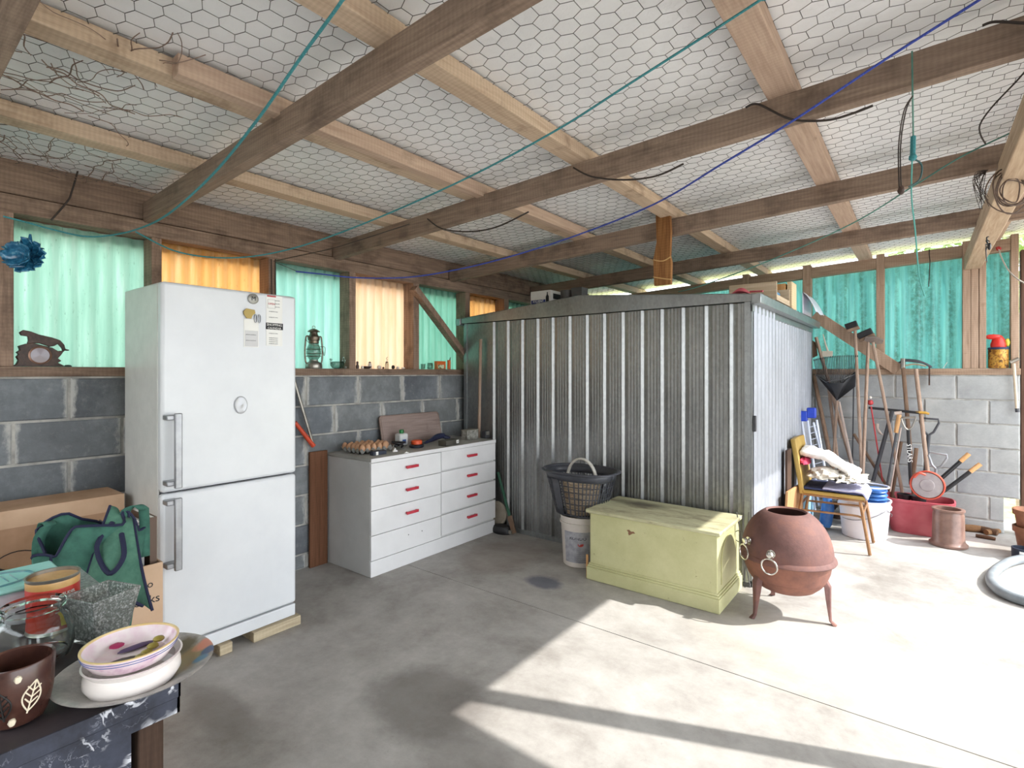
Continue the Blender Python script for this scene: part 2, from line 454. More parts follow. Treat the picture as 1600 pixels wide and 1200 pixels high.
# sills
b = B(); b.box(WL - .15, WL + .012, -1.2, WB, ZS, ZS + .048)
part('sill_plank', b, M_WALLY, wall_l, bev=.004)
b = B(); b.box(WL + .012, XE, WB - .012, WB + .15, ZS, ZS + .055)
part('sill_plank', b, M_WALLX, wall_b, bev=.004)
# top plates on left wall
b = B(); b.box(WL - .10, WL, -1.2, WB, 2.10, 2.185); part('top_plate', b, M_WALLY, wall_l, bev=.004)
b = B(); b.box(WL - .12, WL - .03, -1.2, WB, 2.195, 2.362); part('wall_beam', b, M_WALLY, wall_l, bev=.004)
b = B(); b.box(WL - .20, WL - .15, YF if False else -1.6, WB + .2, 2.05, 2.40); part('fascia_board', b, M_WALLY, wall_l)
# studs left wall: (u0,u1) of their faces
def yL(u): return onX(u, 500, WL).y
studs = [(-.6, -.55), (.40, .525)] + [(yL(a), yL(c)) for a, c in ((237, 253), (420, 430.5), (546, 556), (646, 655), (727.5, 734.5), (788, 795))]
ys = studs[-1][1] + .6
while ys < 5.9: studs.append((ys, ys + .05)); ys += .62
for (y0, y1) in studs:
    b = B(); b.box(WL - .125, WL, y0, y1, ZS + .048, 2.10); part('stud', b, M_STUD, wall_l, bev=.003)
# brace on left wall
b = B(); b.bar(onX(646, 450, WL + .03), onX(738, 574, WL + .03), .05, .075, V((1, 0, 0))); part('diagonal_brace', b, M_STUD, wall_l, bev=.004)
# corrugated translucent sheets
GREEN = ('#84b29e', '#9cc6b3', '#bcd8cb'); AQUA = ('#7db4a5', '#8fc2b4', '#a9d0c4'); ORANGE = ('#d79a52', '#e0aa68', '#e6bd88'); PEACH = ('#dcb48c', '#e4c3a2', '#e8d0b6'); GREEN2 = ('#639e88', '#73ac96', '#8abaa8')
TEAL = ('#4f8f91', '#62a3a4', '#7ab8b6')
def sheet(root, axis, a0, a1, z0, z1, plane, mat, z1b=None, per=.076, amp=.009):
    n = max(4, int((a1 - a0) / per * 10)); b = B(); vs = []
    for i in range(n + 1):
        a = a0 + (a1 - a0) * i / n; w = amp * sin(2 * pi * a / per)
        zt = z1 if z1b is None else z1 + (z1b - z1) * i / n
        for z in (z0, zt): vs.append((plane + w, a, z) if axis == 'Y' else (a, plane + w, z))
    fs = [(2 * i, 2 * i + 2, 2 * i + 3, 2 * i + 1) for i in range(n)]
    b.add(vs, fs); return part('corrugated_sheet', b, mat, root)
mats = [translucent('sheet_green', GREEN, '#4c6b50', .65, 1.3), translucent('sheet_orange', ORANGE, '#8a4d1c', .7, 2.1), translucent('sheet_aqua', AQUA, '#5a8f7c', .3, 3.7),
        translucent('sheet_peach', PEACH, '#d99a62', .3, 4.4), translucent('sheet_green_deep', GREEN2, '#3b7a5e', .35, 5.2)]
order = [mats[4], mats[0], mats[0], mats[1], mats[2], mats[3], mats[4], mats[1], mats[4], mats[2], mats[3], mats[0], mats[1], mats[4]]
bounds = [-1.2] + [(s[0] + s[1]) / 2 for s in studs] + [WB + .1]
for i in range(len(bounds) - 1):
    if bounds[i + 1] - bounds[i] < .04: continue
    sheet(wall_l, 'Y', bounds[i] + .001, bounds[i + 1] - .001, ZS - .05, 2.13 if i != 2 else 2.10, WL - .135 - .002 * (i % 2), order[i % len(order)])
# back wall: plate (follows the roof), studs, sheets
def xB(u): return onY(u, 500, WB).x
def zp(X): return 2.34 + .046 * X                 # underside of the back plate
b = B()
for (x0, x1) in ((WL, xB(1254)), (xB(1267), xB(1369)), (xB(1382), xB(1504)), (xB(1541), xB(1579))):
    b = B(); b.prism([(x0, zp(x0)), (x1, zp(x1)), (x1, zp(x1) + .10), (x0, zp(x0) + .10)], .09, Matrix.Translation((0, WB, 0)))
    part('top_plate', b, M_WALLX, wall_b, bev=.003)
for (u0, u1) in ((1160, 1170), (1254, 1267), (1369, 1382), (1504, 1516.5), (1517, 1529), (1530, 1541), (1579.5, 1592)):
    x0, x1 = xB(u0), xB(u1); top = zp(x0) + (.13 if u0 != 1517 and u0 != 1530 else -.06)
    b = B(); b.box(x0, x1, WB - .004, WB + .10, ZS + .055, top); part('stud', b, M_STUDB, wall_b, bev=.003)
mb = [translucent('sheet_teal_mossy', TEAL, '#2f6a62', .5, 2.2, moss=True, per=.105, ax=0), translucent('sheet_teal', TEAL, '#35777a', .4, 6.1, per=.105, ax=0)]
xs = [WL, xB(1160), xB(1260), xB(1375), xB(1516), xB(1585)]
for i in range(len(xs) - 1):
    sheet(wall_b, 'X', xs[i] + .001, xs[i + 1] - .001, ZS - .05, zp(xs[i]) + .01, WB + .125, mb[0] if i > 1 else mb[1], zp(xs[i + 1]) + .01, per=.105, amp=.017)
p0 = onY(1272, 492, WB - .03); p1 = onY(1404, 578, WB - .03)
b = B(); b.bar(p0, p1, .03, .105, V((0, 0, 1))); part('diagonal_brace', b, M_STUDB, wall_b, bev=.003)
# end post to the right of the wall
b = B(); b.box(XE + .003, XE + .10, WB, WB + .10, 0, 2.36); part('stud', b, wood('post_dark', '#4f3a30', '#6d5244', 'Z'), wall_b, bev=.003)

# ------------------------------------------------------------------ ceiling
YF, YR = -1.6, 6.25; XL, XR = WL - .25, .975
def zfoil(X): return zr(X) + .112 + .062
b = B()
def roof_pt(i, j):
    X = XL + (XR - XL) * i; Y = YF + (YR - YF) * j
    z = zfoil(X) + .012 + .010 * mnoise.noise(V((X * 2.2, Y * 2.2, 1))) + .004 * mnoise.noise(V((X * 9, Y * 9, 4)))
    return V((X, Y, z))
b.grid(roof_pt, 90, 140)
ceiling = struct('ceiling', b, MATS['foil'], smooth=True)
b = B(); b.add([(XL, YF, zfoil(XL) + .05), (XR, YF, zfoil(XR) + .05), (XR, YR, zfoil(XR) + .05), (XL, YR, zfoil(XL) + .05),
                (XL, YF, zfoil(XL) + .06), (XR, YF, zfoil(XR) + .06), (XR, YR, zfoil(XR) + .06), (XL, YR, zfoil(XL) + .06)],
               [(0, 1, 2, 3), (4, 5, 6, 7), (0, 1, 5, 4), (1, 2, 6, 5), (2, 3, 7, 6), (3, 0, 4, 7)])
part('roof_sheet', b, M_GALV2, ceiling, smooth=False)
# rafters run in X: near face Y, underside rising
RW = .05
raf_y = [-1.05, .26, 1.05, 2.235, 3.43, 4.69, 5.86]
for i, y in enumerate(raf_y):
    x0, x1 = WL - .02, XR - .16
    if i == 6: continue
    b = B(); b.prism([(x0, zr(x0)), (x1, zr(x1)), (x1, zr(x1) + .112), (x0, zr(x0) + .112)], RW, Matrix.Translation((0, y, 0)))
    part('rafter', b, M_RAFT, ceiling, bev=.003)
# purlins run in Y on top of the rafters
def purlin(x0, x1, y0=YF, y1=YR, h=.062, m=M_PURL, dz=0):
    z0 = zr(x0) + .112 + dz; z1 = zr(x1) + .112 + dz
    b = B(); b.add([(x0, y0, z0), (x1, y0, z1), (x1, y1, z1), (x0, y1, z0), (x0, y0, z0 + h), (x1, y0, z1 + h), (x1, y1, z1 + h), (x0, y1, z0 + h)],
                   [(0, 1, 2, 3), (4, 5, 6, 7), (0, 1, 5, 4), (1, 2, 6, 5), (2, 3, 7, 6), (3, 0, 4, 7)])
    part('purlin', b, m, ceiling, bev=.003)
purlin(-2.80, -2.715)
purlin(-2.075, -1.985); purlin(-1.985, -1.935, .70, 3.4, m=M_PURL2, dz=-.012, h=.07)
purlin(-1.365, -1.275)
purlin(-.475, -.375, m=M_PURL2)
purlin(.43, .52, m=M_PURL2)
purlin(XR - .06, XR - .001)
# pale beam running towards the back wall
b = B(); b.box(.290, .400, -1.5, WB - .006, 2.235, 2.355); part('beam', b, M_BEAM, ceiling, bev=.005)
# roof edge beam and its post (both stand right of the view)
b = B(); b.box(XR - .155, XR - .075, -1.5, WB + .1, zr(XR), zr(XR) + .112); part('beam', b, M_BEAM, ceiling)
b = B(); b.box(XR - .155, XR - .075, 2.55, 2.63, 0, zr(XR) - .001); struct('trim_1', b, M_STUDB)
# hexagonal wire netting
def netting():
    verts = []; faces = []
    w, h = .074, .062           # cell width (X), row height
    rr = .00130
    nodes = {}
    def nd(X, Y):
        jx = .004 * mnoise.noise(V((X * 15, Y * 15, 0))); jy = .004 * mnoise.noise(V((X * 15, Y * 15, 7)))
        dz = -.004 - .005 * abs(mnoise.noise(V((X * 5, Y * 5, 3))))
        return V((X + jx, Y + jy, zfoil(X) + dz))
    def seg(a, c):
        d = (c - a)
        if d.length < 1e-6: return
        d.normalize(); s = d.cross(V((0, 0, 1))).normalized(); n = len(verts)
        for p in (a, c):
            verts.append(p + s * rr); verts.append(p - s * rr * .5 + V((0, 0, rr * .8))); verts.append(p - s * rr * .5 - V((0, 0, rr * .8)))
        for k in range(3): faces.append((n + k, n + (k + 1) % 3, n + 3 + (k + 1) % 3, n + 3 + k))
    # hexagons with a vertical twisted side; long side along X' = direction 35 deg
    ca, sa = cos(radians(4)), sin(radians(4))
    nx = int(5.2 / w) + 4; ny = int(9 / h) + 4
    x_min, y_min = XL - .2, YF - .3
    for j in range(ny):
        y0 = y_min + j * h
        for i in range(nx):
            x0 = x_min + i * w + (w / 2 if j % 2 else 0)
            # node pattern: top vertex left & right shoulders
            A = (x0, y0 + h * .17); Bq = (x0 + w / 2, y0 + h * .42); Cq = (x0 - w / 2, y0 + h * .42)
            D = (x0, y0 - h * .58)
            def ok(p): return XL + .02 < p[0] < XR - .02 and YF + .02 < p[1] < YR - .02
            for p, q in ((A, Bq), (A, Cq), (A, D)):
                if ok(p) and ok(q): seg(nd(*p), nd(*q))
    me = bpy.data.meshes.new('wire_netting'); me.from_pydata([tuple(v) for v in verts], [], faces); me.update()
    me.materials.append(simple('wire', '#3b3b3a', '#6a6866', rough=.6, metal=.3, bump=0))
    o = bpy.data.objects.new('wire_netting', me); COL.objects.link(o); o.parent = ceiling; o['kind'] = 'stuff'
netting()

# ------------------------------------------------------------------ neighbouring lean-to roof (casts the straight shade edge on the floor)
b = B(); b.box(XR + .005, 4.2, -3.0, 2.50, 2.47, 2.54)
awn = solo('lean_to_roof', b, M_GALV2, 'flat lean-to roof beside the shed opening, outside on the right', 'roof')
# timber fence outside
fen = thing('paling_fence', 'weathered timber slat fence outside, past the right end of the block wall', 'fence', (2.5, 6.35, -.06))
mf = wood('fence_wood', '#b9a588', '#d8c8ac', 'X')
b = B()
for x in (-1.75, 0, 1.75):
    b = B(); b.box(x - .05, x + .05, 0, .08, 0, 1.95); part('post', b, mf, fen)
for k in range(11):
    b = B(); z = .06 + k * .172; b.box(-1.85, 1.9, -.02, 0, z, z + .15); part('slat', b, mf, fen)

# ================================================================== LARGE THINGS
M_WHITE = simple('fridge_white', '#d3d6da', '#dcdfe2', rough=.28, bump=.0, scale=3)
M_FSIDE = simple('fridge_side', '#c9c9c6', '#d4d4d1', rough=.3, bump=0)
M_SILVER = simple('silver_plastic', '#8f9195', '#a5a7aa', rough=.35, metal=.6, bump=0)
M_BLACK = simple('black_plastic', '#1d1d20', rough=.45, bump=0)
M_DGREY = simple('dark_grey', '#3a3b40', '#4a4b50', rough=.5, bump=0)
M_PAPER = simple('paper', '#eeeeea', rough=.8, bump=0)
M_INK = simple('ink', '#26262a', rough=.8, bump=0)
M_INKG = simple('ink_grey', '#8c8c8e', rough=.8, bump=0)
M_RED = simple('red', '#b3363a', rough=.45, bump=0)
M_CHROME = simple('chrome', '#d8d6d0', rough=.18, metal=.95, bump=0)
M_STEEL = simple('steel', '#8a8780', '#b0aca4', rough=.35, metal=.8, bump=0)

# ---- fridge freezer
FX, FY0, FY1 = -2.65, .892, 1.529
fr = thing('fridge_freezer', 'tall white two-door fridge freezer standing on wooden offcuts by the left wall', 'fridge', (-2.9, (FY0 + FY1) / 2, .05))
b = B(); b.box(-3.14, FX - .055, FY0 + .004, FY1 - .004, .06, 1.755); part('body', b, M_FSIDE, fr, True, bev=.008)
b = B(); b.box(FX - .05, FX, FY0, FY1, .815, 1.755); d1 = part('door', b, M_WHITE, fr, True, bev=.014)
b = B(); b.box(FX - .05, FX, FY0, FY1, .12, .807); d2 = part('door', b, M_WHITE, fr, True, bev=.014)
b = B(); b.box(FX - .045, FX - .004, FY0 + .003, FY1 - .003, .052, .113); part('plinth', b, M_WHITE, fr, True, bev=.004)
b = B(); b.box(FX - .057, FX - .049, FY0 + .01, FY1 - .01, .13, 1.75); part('door_seal', b, M_DGREY, fr, True)
def handle(door, z0, z1):
    b = B(); y = FY0 + .035
    b.box(FX + .045, FX + .062, y - .002, y + .028, z0, z1)
    for z in (z0 + .012, z1 - .03): b.box(FX - .001, FX + .05, y - .03, y + .02, z, z + .022)
    part('handle', b, M_SILVER, door, True, bev=.004)
zz = lambda v, d: 1.35 + (582 - v) * d / 825
handle(d1, .838, 1.17); handle(d2, .475, .795)
b = B(); Mx = frame((FX, 1.235, 1.19), (0, 1, 0), (0, 0, 1)) @ Matrix.Diagonal((1, 1.35, 1, 1))
b.lathe([(.032, 0), (.032, .005), (.028, .008), (.018, .006), (.006, .009), (0, .010)], 32, M=Mx)
part('round_badge', b, simple('badge_silver', '#b4b6ba', rough=.35, metal=.3, bump=0), d1, True)
for k, (a0, a1) in enumerate(((.95, 1.15), (1.3, 1.5))): pass
# wooden offcuts under the fridge
for k, (u0, u1, v) in enumerate(((345, 365, 1000), (398, 472, 983))):
    y0 = onX(u0, v, FX + .03).y; y1 = onX(u1, v, FX + .03).y
    b = B(); b.box(FX - .25, FX + .02, y0, y1, 0.001, .05)
    solo('timber_offcut', b, wood('offcut_wood', '#9d8e76', '#c9bb9f', 'Y'), ('short' if k == 0 else 'long') + ' pale timber offcut under the ' + ('middle' if k == 0 else 'right front corner') + ' of the fridge', 'wood block', 'offcuts under the fridge', bev=.003)

# ---- chest of drawers
DX, DY0, DY1, DH = -2.85, 2.165, 3.445, .782
M_DRW = simple('dresser_white', '#dededf', '#e6e6e7', rough=.4, scale=4, bump=.03)
M_DSIDE = simple('dresser_side', '#c4c4c3', '#cececd', rough=.5, scale=4, bump=.03)
dr = thing('chest_of_drawers', 'low white chest of drawers with red bar handles against the block wall', 'drawers', ((DX + WL) / 2 + .01, (DY0 + DY1) / 2, 0))
b = B(); b.box(WL + .02, DX - .018, DY0 + .003, DY1 - .003, .001, DH - .022); part('body', b, M_DSIDE, dr, True, bev=.002)
b = B(); b.box(WL + .015, DX + .002, DY0, DY1, DH - .02, DH); part('top', b, simple('dresser_top', '#9d9d98', '#b4b4b0', rough=.5, scale=5, bump=.05), dr, True, bev=.002)
b = B(); b.box(DX - .001, DX + .006, DY0, DY1, DH - .026, DH + .001); part('top_edging', b, M_DRW, dr, True, bev=.001)
b = B(); b.box(DX - .017, DX - .004, DY0 + .004, DY1 - .004, .001, .105); part('plinth', b, M_DRW, dr, True, bev=.002)
rows = [(.111, .272), (.276, .437), (.441, .598), (.602, .752)]
M_REDH = simple('red_handle', '#b02838', '#c64250', rough=.35, bump=0)
ym = (DY0 + DY1) / 2
for (y0, y1, col) in ((DY0 + .002, ym - .003, 0), (ym + .003, DY1 - .002, 1)):
    for r, (z0, z1) in enumerate(rows):
        b = B(); b.box(DX - .016, DX + .002, y0, y1, z0 + (.012 if col else 0), z1 + (.002 if col else 0)); d = part('drawer', b, M_DRW, dr, True, bev=.002)
        if col == 0 and r == 0:
            for yy, zq in ((.50, .62), (.70, .60)):
                b = B(); b.lathe([(.004, 0), (.004, .001), (0, .001)], 8, M=frame((DX + .003, y0 + (y1 - y0) * yy, z0 + (z1 - z0) * zq), (0, 1, 0), (0, 0, 1)))
                part('screw_hole', b, M_INK, d, True)
            continue
        yc = y0 + (y1 - y0) * (.54 if col == 0 else .52); zc = (z0 + z1) / 2 + .01
        b = B(); b.box(DX + .016, DX + .024, yc - .055, yc + .055, zc - .008, zc + .012); b.box(DX + .001, DX + .02, yc - .05, yc - .038, zc - .006, zc + .010); b.box(DX + .001, DX + .02, yc + .038, yc + .05, zc - .006, zc + .010)
        part('handle', b, M_REDH, d, True, bev=.003)

# ---- steel garden shed
SX0, SX1, SY0, SY1, SH = -3.30, -.85, 3.545, 5.86, 1.79
sh = thing('garden_shed', 'galvanised ribbed steel garden shed standing in the far corner', 'shed', ((SX0 + SX1) / 2, (SY0 + SY1) / 2, 0))
# panel profile along the front
def ribbed(a0, a1, z0, z1, per, first, place, ribw=.030, depth=.014, flutes=3, fl_d=.004):
    """place(a, d, z): point at distance a along the wall, d proud of it"""
    prof = [(a0, 0)]; a = first
    while a < a1 - .02:
        if a > a0 + .01:
            prof += [(a, 0), (a + depth * .9, depth), (a + depth * .9 + .010, depth), (a + depth * .9 + .022, 0)]
        s = a + .045; step = (per - .05) / (flutes + .6)
        for k in range(flutes):
            q = s + step * (k + .3)
            if a0 < q and q + .012 < a1: prof += [(q, 0), (q + .004, fl_d), (q + .010, fl_d), (q + .014, 0)]
        a += per
    prof.append((a1, 0))
    prof = [p for i, p in enumerate(prof) if i == 0 or p[0] > prof[i - 1][0] + 1e-5]
    vs = []
    for (q, d) in prof: vs += [place(q, d, z0), place(q, d, z1)]
    return vs, [(2 * i, 2 * i + 2, 2 * i + 3, 2 * i + 1) for i in range(len(prof) - 1)]
# front face as wall panels: panel joints every two ribs
per = .1515; first = SX0 - .05 + .045
edges = [SX0 + .02]
ribx = [onY(u, 520, SY0).x for u in (772.5, 794.5, 817, 841, 864.5, 891, 918, 945, 974, 1004, 1035, 1068, 1104, 1143)]
pan = [SX0 + .02] + [ribx[i] - .02 for i in (0, 3, 6, 9, 12)] + [SX1 - .03]
for i in range(len(pan) - 1):
    b = B(); rs = [r for r in ribx if pan[i] < r < pan[i + 1]]
    prof = [(pan[i], 0)]
    for r in rs:
        prof += [(r - .022, 0), (r - .012, .014), (r - .006, .014), (r + .010, -.002)]
        for k in range(4):
            q = r + .034 + k * .024
            if q + .013 < pan[i + 1] - .004: prof += [(q, 0), (q + .005, .0032), (q + .008, .0032), (q + .013, 0)]
    prof.append((pan[i + 1], 0))
    vs = []
    for (q, d) in prof: vs += [(q, SY0 - d, .035), (q, SY0 - d, SH)]
    b.add(vs, [(2 * k, 2 * k + 2, 2 * k + 3, 2 * k + 1) for k in range(len(prof) - 1)])
    part('wall_panel', b, M_GALV, sh, True)
# sides and back
for (i, (y0, y1)) in enumerate(((SY0 + .03, SY0 + .62), (SY0 + .62, SY0 + 1.45), (SY0 + 1.45, SY1 - .02))):
    vs, fs = ribbed(y0, y1, .035, SH, .105, y0 + .02, lambda a, d, z: V((SX1 + d * .7 - (0 if i else -.012), a, z)), flutes=1, fl_d=.003)
    b = B(); b.add(vs, fs); nm = 'door' if i == 0 else 'wall_panel'
    q = part(nm, b, M_GALV3, sh, True)
    if i == 0:
        b = B(); c = onX(1179, 662, SX1 + .02); b.box(SX1 + .012, SX1 + .030, c.y - .012, c.y + .012, c.z - .05, c.z + .05); part('handle', b, M_DGREY, q, True, bev=.004)
vs, fs = ribbed(SY0 + .03, SY1 - .02, .035, SH, .1515, SY0 + .05, lambda a, d, z: V((SX0 - d, a, z)))
b = B(); b.add(vs, fs); part('wall_panel', b, M_GALV, sh, True)
vs, fs = ribbed(SX0 + .02, SX1 - .02, .035, SH, .1515, SX0 + .05, lambda a, d, z: V((a, SY1 + d * .5, z)))
b = B(); b.add(vs, fs); part('wall_panel', b, M_GALV, sh, True)
# corner trims
for (x, y) in ((SX0, SY0), (SX1, SY0), (SX1, SY1), (SX0, SY1)):
    sx = 1 if x == SX1 else -1; sy = -1 if y == SY0 else 1
    b = B(); b.box(min(x, x - sx * .034), max(x, x - sx * .034), min(y, y + sy * .008), max(y, y + sy * .008), .0, SH + .01)
    b.box(min(x, x + sx * .008), max(x, x + sx * .008), min(y, y - sy * .034), max(y, y - sy * .034), .0, SH + .01)
    part('corner_trim', b, M_GALV2, sh, True)
# base rail
b = B()
b.box(SX0, SX1, SY0 - .012, SY0 + .02, .001, .038); b.box(SX1 - .02, SX1 + .012, SY0, SY1, .001, .038); b.box(SX0, SX1, SY1 - .02, SY1, .001, .038); b.box(SX0 - .01, SX0 + .02, SY0, SY1, .001, .038)
part('base_rail', b, M_GALV2, sh, True)
# gable fascia front/back, eaves trims, two roof pitches
xm = (SX0 + SX1) / 2; ZE = SH + .045; ZR = SH + .15
for y in (SY0 - .03, SY1 + .015):
    b = B(); b.prism([(SX0 - .06, SH + .005), (SX1 + .05, SH + .005), (SX1 + .06, ZE), (xm, ZR), (SX0 - .06, ZE)], .016, Matrix.Translation((0, y, 0)))
    part('gable_fascia', b, M_GALV, sh, True)
for s in (0, 1):
    xa = SX0 - .07 if s == 0 else SX1 + .07
    prof = []; b = B(); n = 60; vs = []
    for i in range(n * 2 + 1):
        y = SY0 - .045 + (SY1 - SY0 + .09) * i / (n * 2); w = .006 if (i % 6) in (2, 3) else 0
        vs += [(xa, y, ZE + w), (xm, y, ZR + w)]
    b.add(vs, [(2 * i, 2 * i + 2, 2 * i + 3, 2 * i + 1) for i in range(n * 2)])
    part('roof_sheet', b, M_GALV2, sh, True)
    xo = SX0 - .07 if s == 0 else SX1 + .015
    b = B(); b.box(xo, xo + .055, SY0 - .045, SY1 + .045, SH - .012, ZE + .004); part('eaves_trim', b, M_GALV2, sh, True, bev=.004)
b = B(); b.box(SX1 + .001, SX1 + .014, SY0, SY1, SH - .055, SH - .012); part('top_rail', b, M_GALV2, sh, True)

# ---- green painted blanket chest
t = NT('chest_green'); t.b.inputs['Roughness'].default_value = .5
vec = t.coord('Object'); f = t.noise(vec, 5, 6, .7); f2 = t.noise(vec, 26, 6, .8)
c = t.ramp(f, [(.3, '#bcbb8a'), (.7, '#cfcda0')])
c = t.mix(t.ramp(f2, [(.64, (0, 0, 0, 1)), (.70, (1, 1, 1, 1))]), c, '#6f5c3f'); t.base(c); t.bump(f2, .2, .003); M_CHEST = t.m
t = NT('chest_lid'); t.b.inputs['Roughness'].default_value = .6
vec = t.coord('Object', (.35, 1, 1)); f = t.noise(vec, 9, 7, .75)
c = t.ramp(f, [(.34, '#7c705a'), (.48, '#b9b592'), (.7, '#d2d3ae')]); c = spot(t, c, -1.50, 3.36, .22, .10, '#3f342c', .85, .7); t.base(c); t.bump(f, .3, .003); M_LID = t.m
CX0, CX1, CY0, CY1 = -1.715, -.905, 3.045, 3.49
ch = thing('blanket_chest', 'old pale green painted wooden chest with worn lid in front of the steel shed', 'chest', ((CX0 + CX1) / 2, (CY0 + CY1) / 2, 0))
b = B(); b.box(CX0, CX1, CY0, CY1, .08, .430); part('body', b, M_CHEST, ch, True, bev=.004)
b = B(); b.box(CX0 - .018, CX1 + .018, CY0 - .018, CY1 + .01, .001, .082); part('base_plinth', b, M_CHEST, ch, True, bev=.004)
b = B()
b.box(CX0 - .013, CX1 + .013, CY0 - .013, CY1 + .006, .082, .095); b.box(CX0 - .007, CX1 + .007, CY0 - .007, CY1 + .003, .095, .108); part('base_moulding', b, M_CHEST, ch, True, bev=.004)
b = B(); b.box(CX0 - .022, CX1 + .022, CY0 - .024, CY1 + .004, .436, .458); part('lid', b, M_LID, ch, True, bev=.006)
b = B(); b.box(CX0 - .010, CX1 + .010, CY0 - .010, CY1, .430, .437); part('lid_moulding', b, M_CHEST, ch, True, bev=.002)
# arched side panel
b = B(); n = 14; yc = (CY0 + CY1) / 2; ry = .15
poly = [(yc - ry, .135), (yc + ry, .135)] + [(yc + ry * cos(pi * k / n), .27 + .12 * sin(pi * k / n)) for k in range(n + 1)]
b.prism([(y, z) for y, z in poly], .006, Matrix.Translation((CX1 + .006, 0, 0)) @ Matrix(((0, -1, 0, 0), (1, 0, 0, 0), (0, 0, 1, 0), (0, 0, 0, 1))))
part('arched_side_panel', b, M_CHEST, ch, True, bev=.002)
# bare patch
b = B(); pm = []
for k in range(10):
    a = 2 * pi * k / 10; r = .014 * (1 + .5 * sin(3 * a + 1)); pm.append((-1.43 + r * 1.6 * cos(a), .355 + r * sin(a)))
b.prism(pm, .0012, Matrix.Translation((0, CY0 - .001, 0))); part('paint_chip', b, simple('bare_wood', '#86634a', bump=0), ch, True)

# ---- cast iron fire pit
t = NT('rusty_iron'); t.b.inputs['Roughness'].default_value = .75; t.b.inputs['Metallic'].default_value = .15
vec = t.coord('Object'); f = t.noise(vec, 6, 7, .7); t.base(t.ramp(f, [(.3, '#5f4541'), (.5, '#745450'), (.72, '#8c6153')])); t.bump(t.noise(vec, 70, 5, .7), .35, .004); M_IRON = t.m
t = NT('rusty_iron_bowl'); t.b.inputs['Roughness'].default_value = .7
vec = t.coord('Object'); f = t.noise(vec, 6, 7, .7); t.base(t.ramp(f, [(.3, '#694740'), (.5, '#83574a'), (.72, '#996654')])); t.bump(t.noise(vec, 70, 5, .7), .3, .004); M_BOWL = t.m
PC = V((-.600, 3.29, 0))
fp = thing('fire_pit', 'round rusty cast iron fire pit on three legs beside the green chest', 'fire pit', PC)
b = B(); pr = []
for k in range(15):
    a = radians(2 + 60 * k / 14); pr.append((.232 * cos(a) ** .92, .335 + .265 * sin(a)))
top = pr[-1]
pr = [(.243, .318), (.247, .324), (.243, .334)] + pr + [(top[0] - .012, top[1] + .004), (top[0] - .02, top[1] - .004)]
inner = [(p[0] - .012, p[1] - .006) for p in pr[3:-2]][::-1]
b.lathe(pr + inner + [(.222, .325)], 48, close=True); part('domed_top', b, M_IRON, fp)
b = B()
b.lathe([(.225, .318), (.222, .30), (.215, .26), (.198, .215), (.192, .212), (.192, .207), (.176, .185), (.145, .155), (.120, .143), (0, .140), (0, .150), (.11, .153), (.14, .165), (.18, .21), (.205, .27), (.213, .318)], 48); part('bowl', b, M_BOWL, fp)
for ang in (234, 357, 120):
    a = radians(ang); d = V((cos(a), sin(a), 0)); s = V((-d.y, d.x, 0)); b = B()
    pth = [d * .168 + V((0, 0, .235)), d * .185 + V((0, 0, .20)), d * .190 + V((0, 0, .14)), d * .198 + V((0, 0, .07)), d * .205 + V((0, 0, .02)), d * .225 + V((0, 0, .001))]
    wd = [.030, .034, .027, .018, .014, .020]; vs = []
    for p, w in zip(pth, wd):
        vs += [p - s * w + d * .006, p + s * w + d * .006, p + s * w * .5 + d * .024 * w / .03 + d * .006, p - s * w * .5 + d * .024 * w / .03 + d * .006, ]
    fs = [(0, 3, 2, 1), (20, 21, 22, 23)]
    for i in range(5):
        for k in range(4): fs.append((4 * i + k, 4 * i + (k + 1) % 4, 4 * i + 4 + (k + 1) % 4, 4 * i + 4 + k))
    b.add(vs, fs); part('leg', b, M_IRON, fp, bev=.004)
def knob_ring(ang, z, withring=True):
    a = radians(ang); d = V((cos(a), sin(a), 0)); s = V((-d.y, d.x, 0)); p = d * .232 + V((0, 0, z)); b = B()
    b.lathe([(.022, 0), (.022, .004), (.009, .006), (.009, .012), (.017, .016), (.019, .024), (.014, .033), (0, .036)], 18, M=frame(p - d * .004, s, V((0, 0, 1))))
    k = part('knob', b, M_CHROME, fp)
    if withring:
        b = B(); b.tube(ring(p + d * .026 + V((0, 0, -.060)), .040, s, V((0, 0, 1)), 24), .0045, 8, closed=True)
        b.tube([p + d * .026 + V((0, 0, -.004)), p + d * .026 + V((0, 0, -.024))], .004, 6)
        part('ring_handle', b, M_CHROME, k, False)
knob_ring(262, .385); knob_ring(226, .415); knob_ring(80, .385)

# ---- foreground table
t = NT('black_marble_laminate'); t.b.inputs['Roughness'].default_value = .35
vec = t.coord('Object', (1, 1, 1)); base_f = t.noise(vec, 9, 6, .7)
c = t.ramp(base_f, [(.3, '#20222c'), (.7, '#454a5a')])
nv = t.noise(vec, 6.5, 5, .6, 1.4)
v1 = t.ramp(t.math('ABSOLUTE', t.math('SUBTRACT', nv, .5)), [(.0, (1, 1, 1, 1)), (.012, (1, 1, 1, 1)), (.024, (0, 0, 0, 1))])
pm = t.ramp(t.noise(vec, 11, 3, .5), [(.45, (0, 0, 0, 1)), (.58, (1, 1, 1, 1))])
v2 = t.ramp(t.math('ABSOLUTE', t.math('SUBTRACT', t.noise(vec, 22, 4, .6, .8), .5)), [(.0, (.6, .6, .6, 1)), (.012, (0, 0, 0, 1))])
c = t.mix(t.math('MULTIPLY', v1, pm), c, '#d9dbe2'); c = t.mix(t.math('MULTIPLY', v2, pm), c, '#aeb2bf'); t.base(c); M_MARB = t.m
TX1, TY1, TZ = -1.195, .437, .72
tb = thing('side_table', 'dark marble-patterned laminate table in the near left corner', 'table', (-1.6, -.15, 0))
